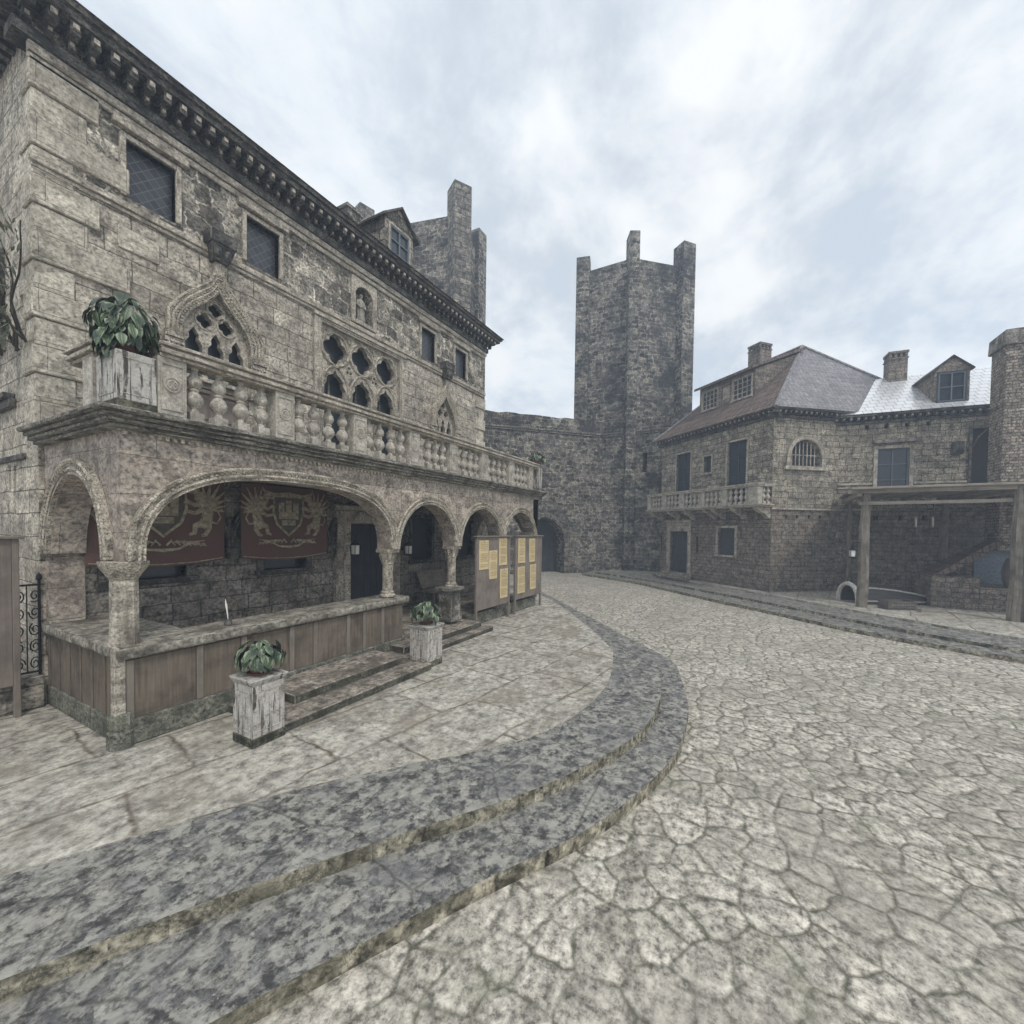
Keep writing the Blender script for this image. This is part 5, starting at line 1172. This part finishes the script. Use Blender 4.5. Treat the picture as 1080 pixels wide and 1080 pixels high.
tower('nearer castle tower rising directly behind the palace roof and dormer', [(18.86, 13.9), (17.4, 19.6), (20.5, 22.5), (25, 20), (22.2, 14.9)],
      [(18.95, 13.95, 1.0, 1.0, 20.6, -30, 'castlequoin'), (22.1, 14.9, .85, .85, 20.45, 0, 'castle'), (17.5, 19.6, .9, .9, 20.5, -15, 'castle')], 19.2, (18.86, 13.9, 0))

# ------------------------------------------------------------------ air, sky, sun, camera
h = MB(); h.box(-41, 72, -41, 72, -1.3, 22.0)
N = NT('haze_air')
pv = N.n('ShaderNodeVolumePrincipled', {'Color': (.70, .82, 1.0, 1), 'Density': .005, 'Anisotropy': .1, 'Density Attribute': ''})
o = N.n('ShaderNodeOutputMaterial'); N.t.links.new(pv.outputs[0], o.inputs['Volume'])
hz = h.build('haze', N.m, None); hz['kind'] = 'stuff'

W = bpy.data.worlds.new('World'); sc.world = W; W.use_nodes = True
nt = W.node_tree; nt.nodes.clear()
class WN(NT):
    def __init__(s, t): s.t = t
K = WN(nt)
SUN_EL, SUN_AZ = 52., 235.      # azimuth measured from +x counter-clockwise (direction towards the sun)
sky = K.n('ShaderNodeTexSky', sky_type='NISHITA', sun_disc=False)
sky.sun_elevation = R(SUN_EL); sky.sun_rotation = R(90 - SUN_AZ); sky.air_density = 1.0; sky.dust_density = 2.0
gen = K.n('ShaderNodeTexCoord').outputs['Generated']
sp = K.n('ShaderNodeSeparateXYZ', {0: gen})
zz = K.math('ADD', K.math('MAXIMUM', sp.outputs[2], 0.0), .38)
pl = K.n('ShaderNodeCombineXYZ', {0: K.math('DIVIDE', sp.outputs[0], zz), 1: K.math('DIVIDE', sp.outputs[1], zz), 2: 0.0}).outputs[0]
c1 = K.noise(K.scale(pl, 2.2, 2.6, 1, (3.1, 1.7, 0)), 1.3, 8, .6, .15).outputs[0]
c2 = K.noise(K.scale(pl, 1.0, 1.1, 1, (7.0, 2.2, 0)), 1.2, 5, .55).outputs[0]
cov = K.ramp(K.math('ADD', K.math('MULTIPLY', c1, .6), K.math('MULTIPLY', c2, .4)), [(.40, .8), (.52, 1.)])
cl = K.mix(K.ramp(c1, [(.38, 0.), (.6, 1.)]), (8.5, 9.4, 10.3), (11.0, 11.3, 11.5))
col = K.mix(cov, sky.outputs[0], cl)
bg = K.n('ShaderNodeBackground', {0: col, 1: .1})
K.n('ShaderNodeOutputWorld', {0: bg})
sd = bpy.data.lights.new('sun', 'SUN'); sd.energy = 1.5; sd.angle = R(10); sd.color = (1, .96, .9)
so = bpy.data.objects.new('sun', sd); COL.objects.link(so)
dv = Vector((math.cos(R(SUN_EL)) * math.cos(R(SUN_AZ)), math.cos(R(SUN_EL)) * math.sin(R(SUN_AZ)), math.sin(R(SUN_EL))))
so.rotation_euler = dv.to_track_quat('Z', 'Y').to_euler(); so.location = (0, 0, 40)

yaw, pitch, roll = R(28.86), math.atan(11.5 / 450), R(.8)
fw = Vector((math.cos(yaw) * math.cos(pitch), math.sin(yaw) * math.cos(pitch), -math.sin(pitch)))
rt = Vector((math.sin(yaw), -math.cos(yaw), 0)); up = rt.cross(fw)
r2 = rt * math.cos(roll) + up * math.sin(roll); u2 = up * math.cos(roll) - rt * math.sin(roll)
cd = bpy.data.cameras.new('camera'); cd.sensor_width = 36; cd.lens = 36 * 450 / 1080; cd.shift_y = 30 / 1080; cd.clip_start = .05; cd.clip_end = 1000
co = bpy.data.objects.new('camera', cd); COL.objects.link(co)
m = Matrix((r2, u2, -fw)).transposed().to_4x4(); m.translation = (0, 0, 2.4); co.matrix_world = m
sc.camera = co
sc.render.engine = 'CYCLES'
sc.view_settings.view_transform = 'Standard'; sc.view_settings.look = 'None'; sc.view_settings.exposure = -0.1; sc.view_settings.gamma = 1.0
sc.cycles.max_bounces = 4; sc.cycles.diffuse_bounces = 3; sc.cycles.glossy_bounces = 2; sc.cycles.volume_bounces = 1
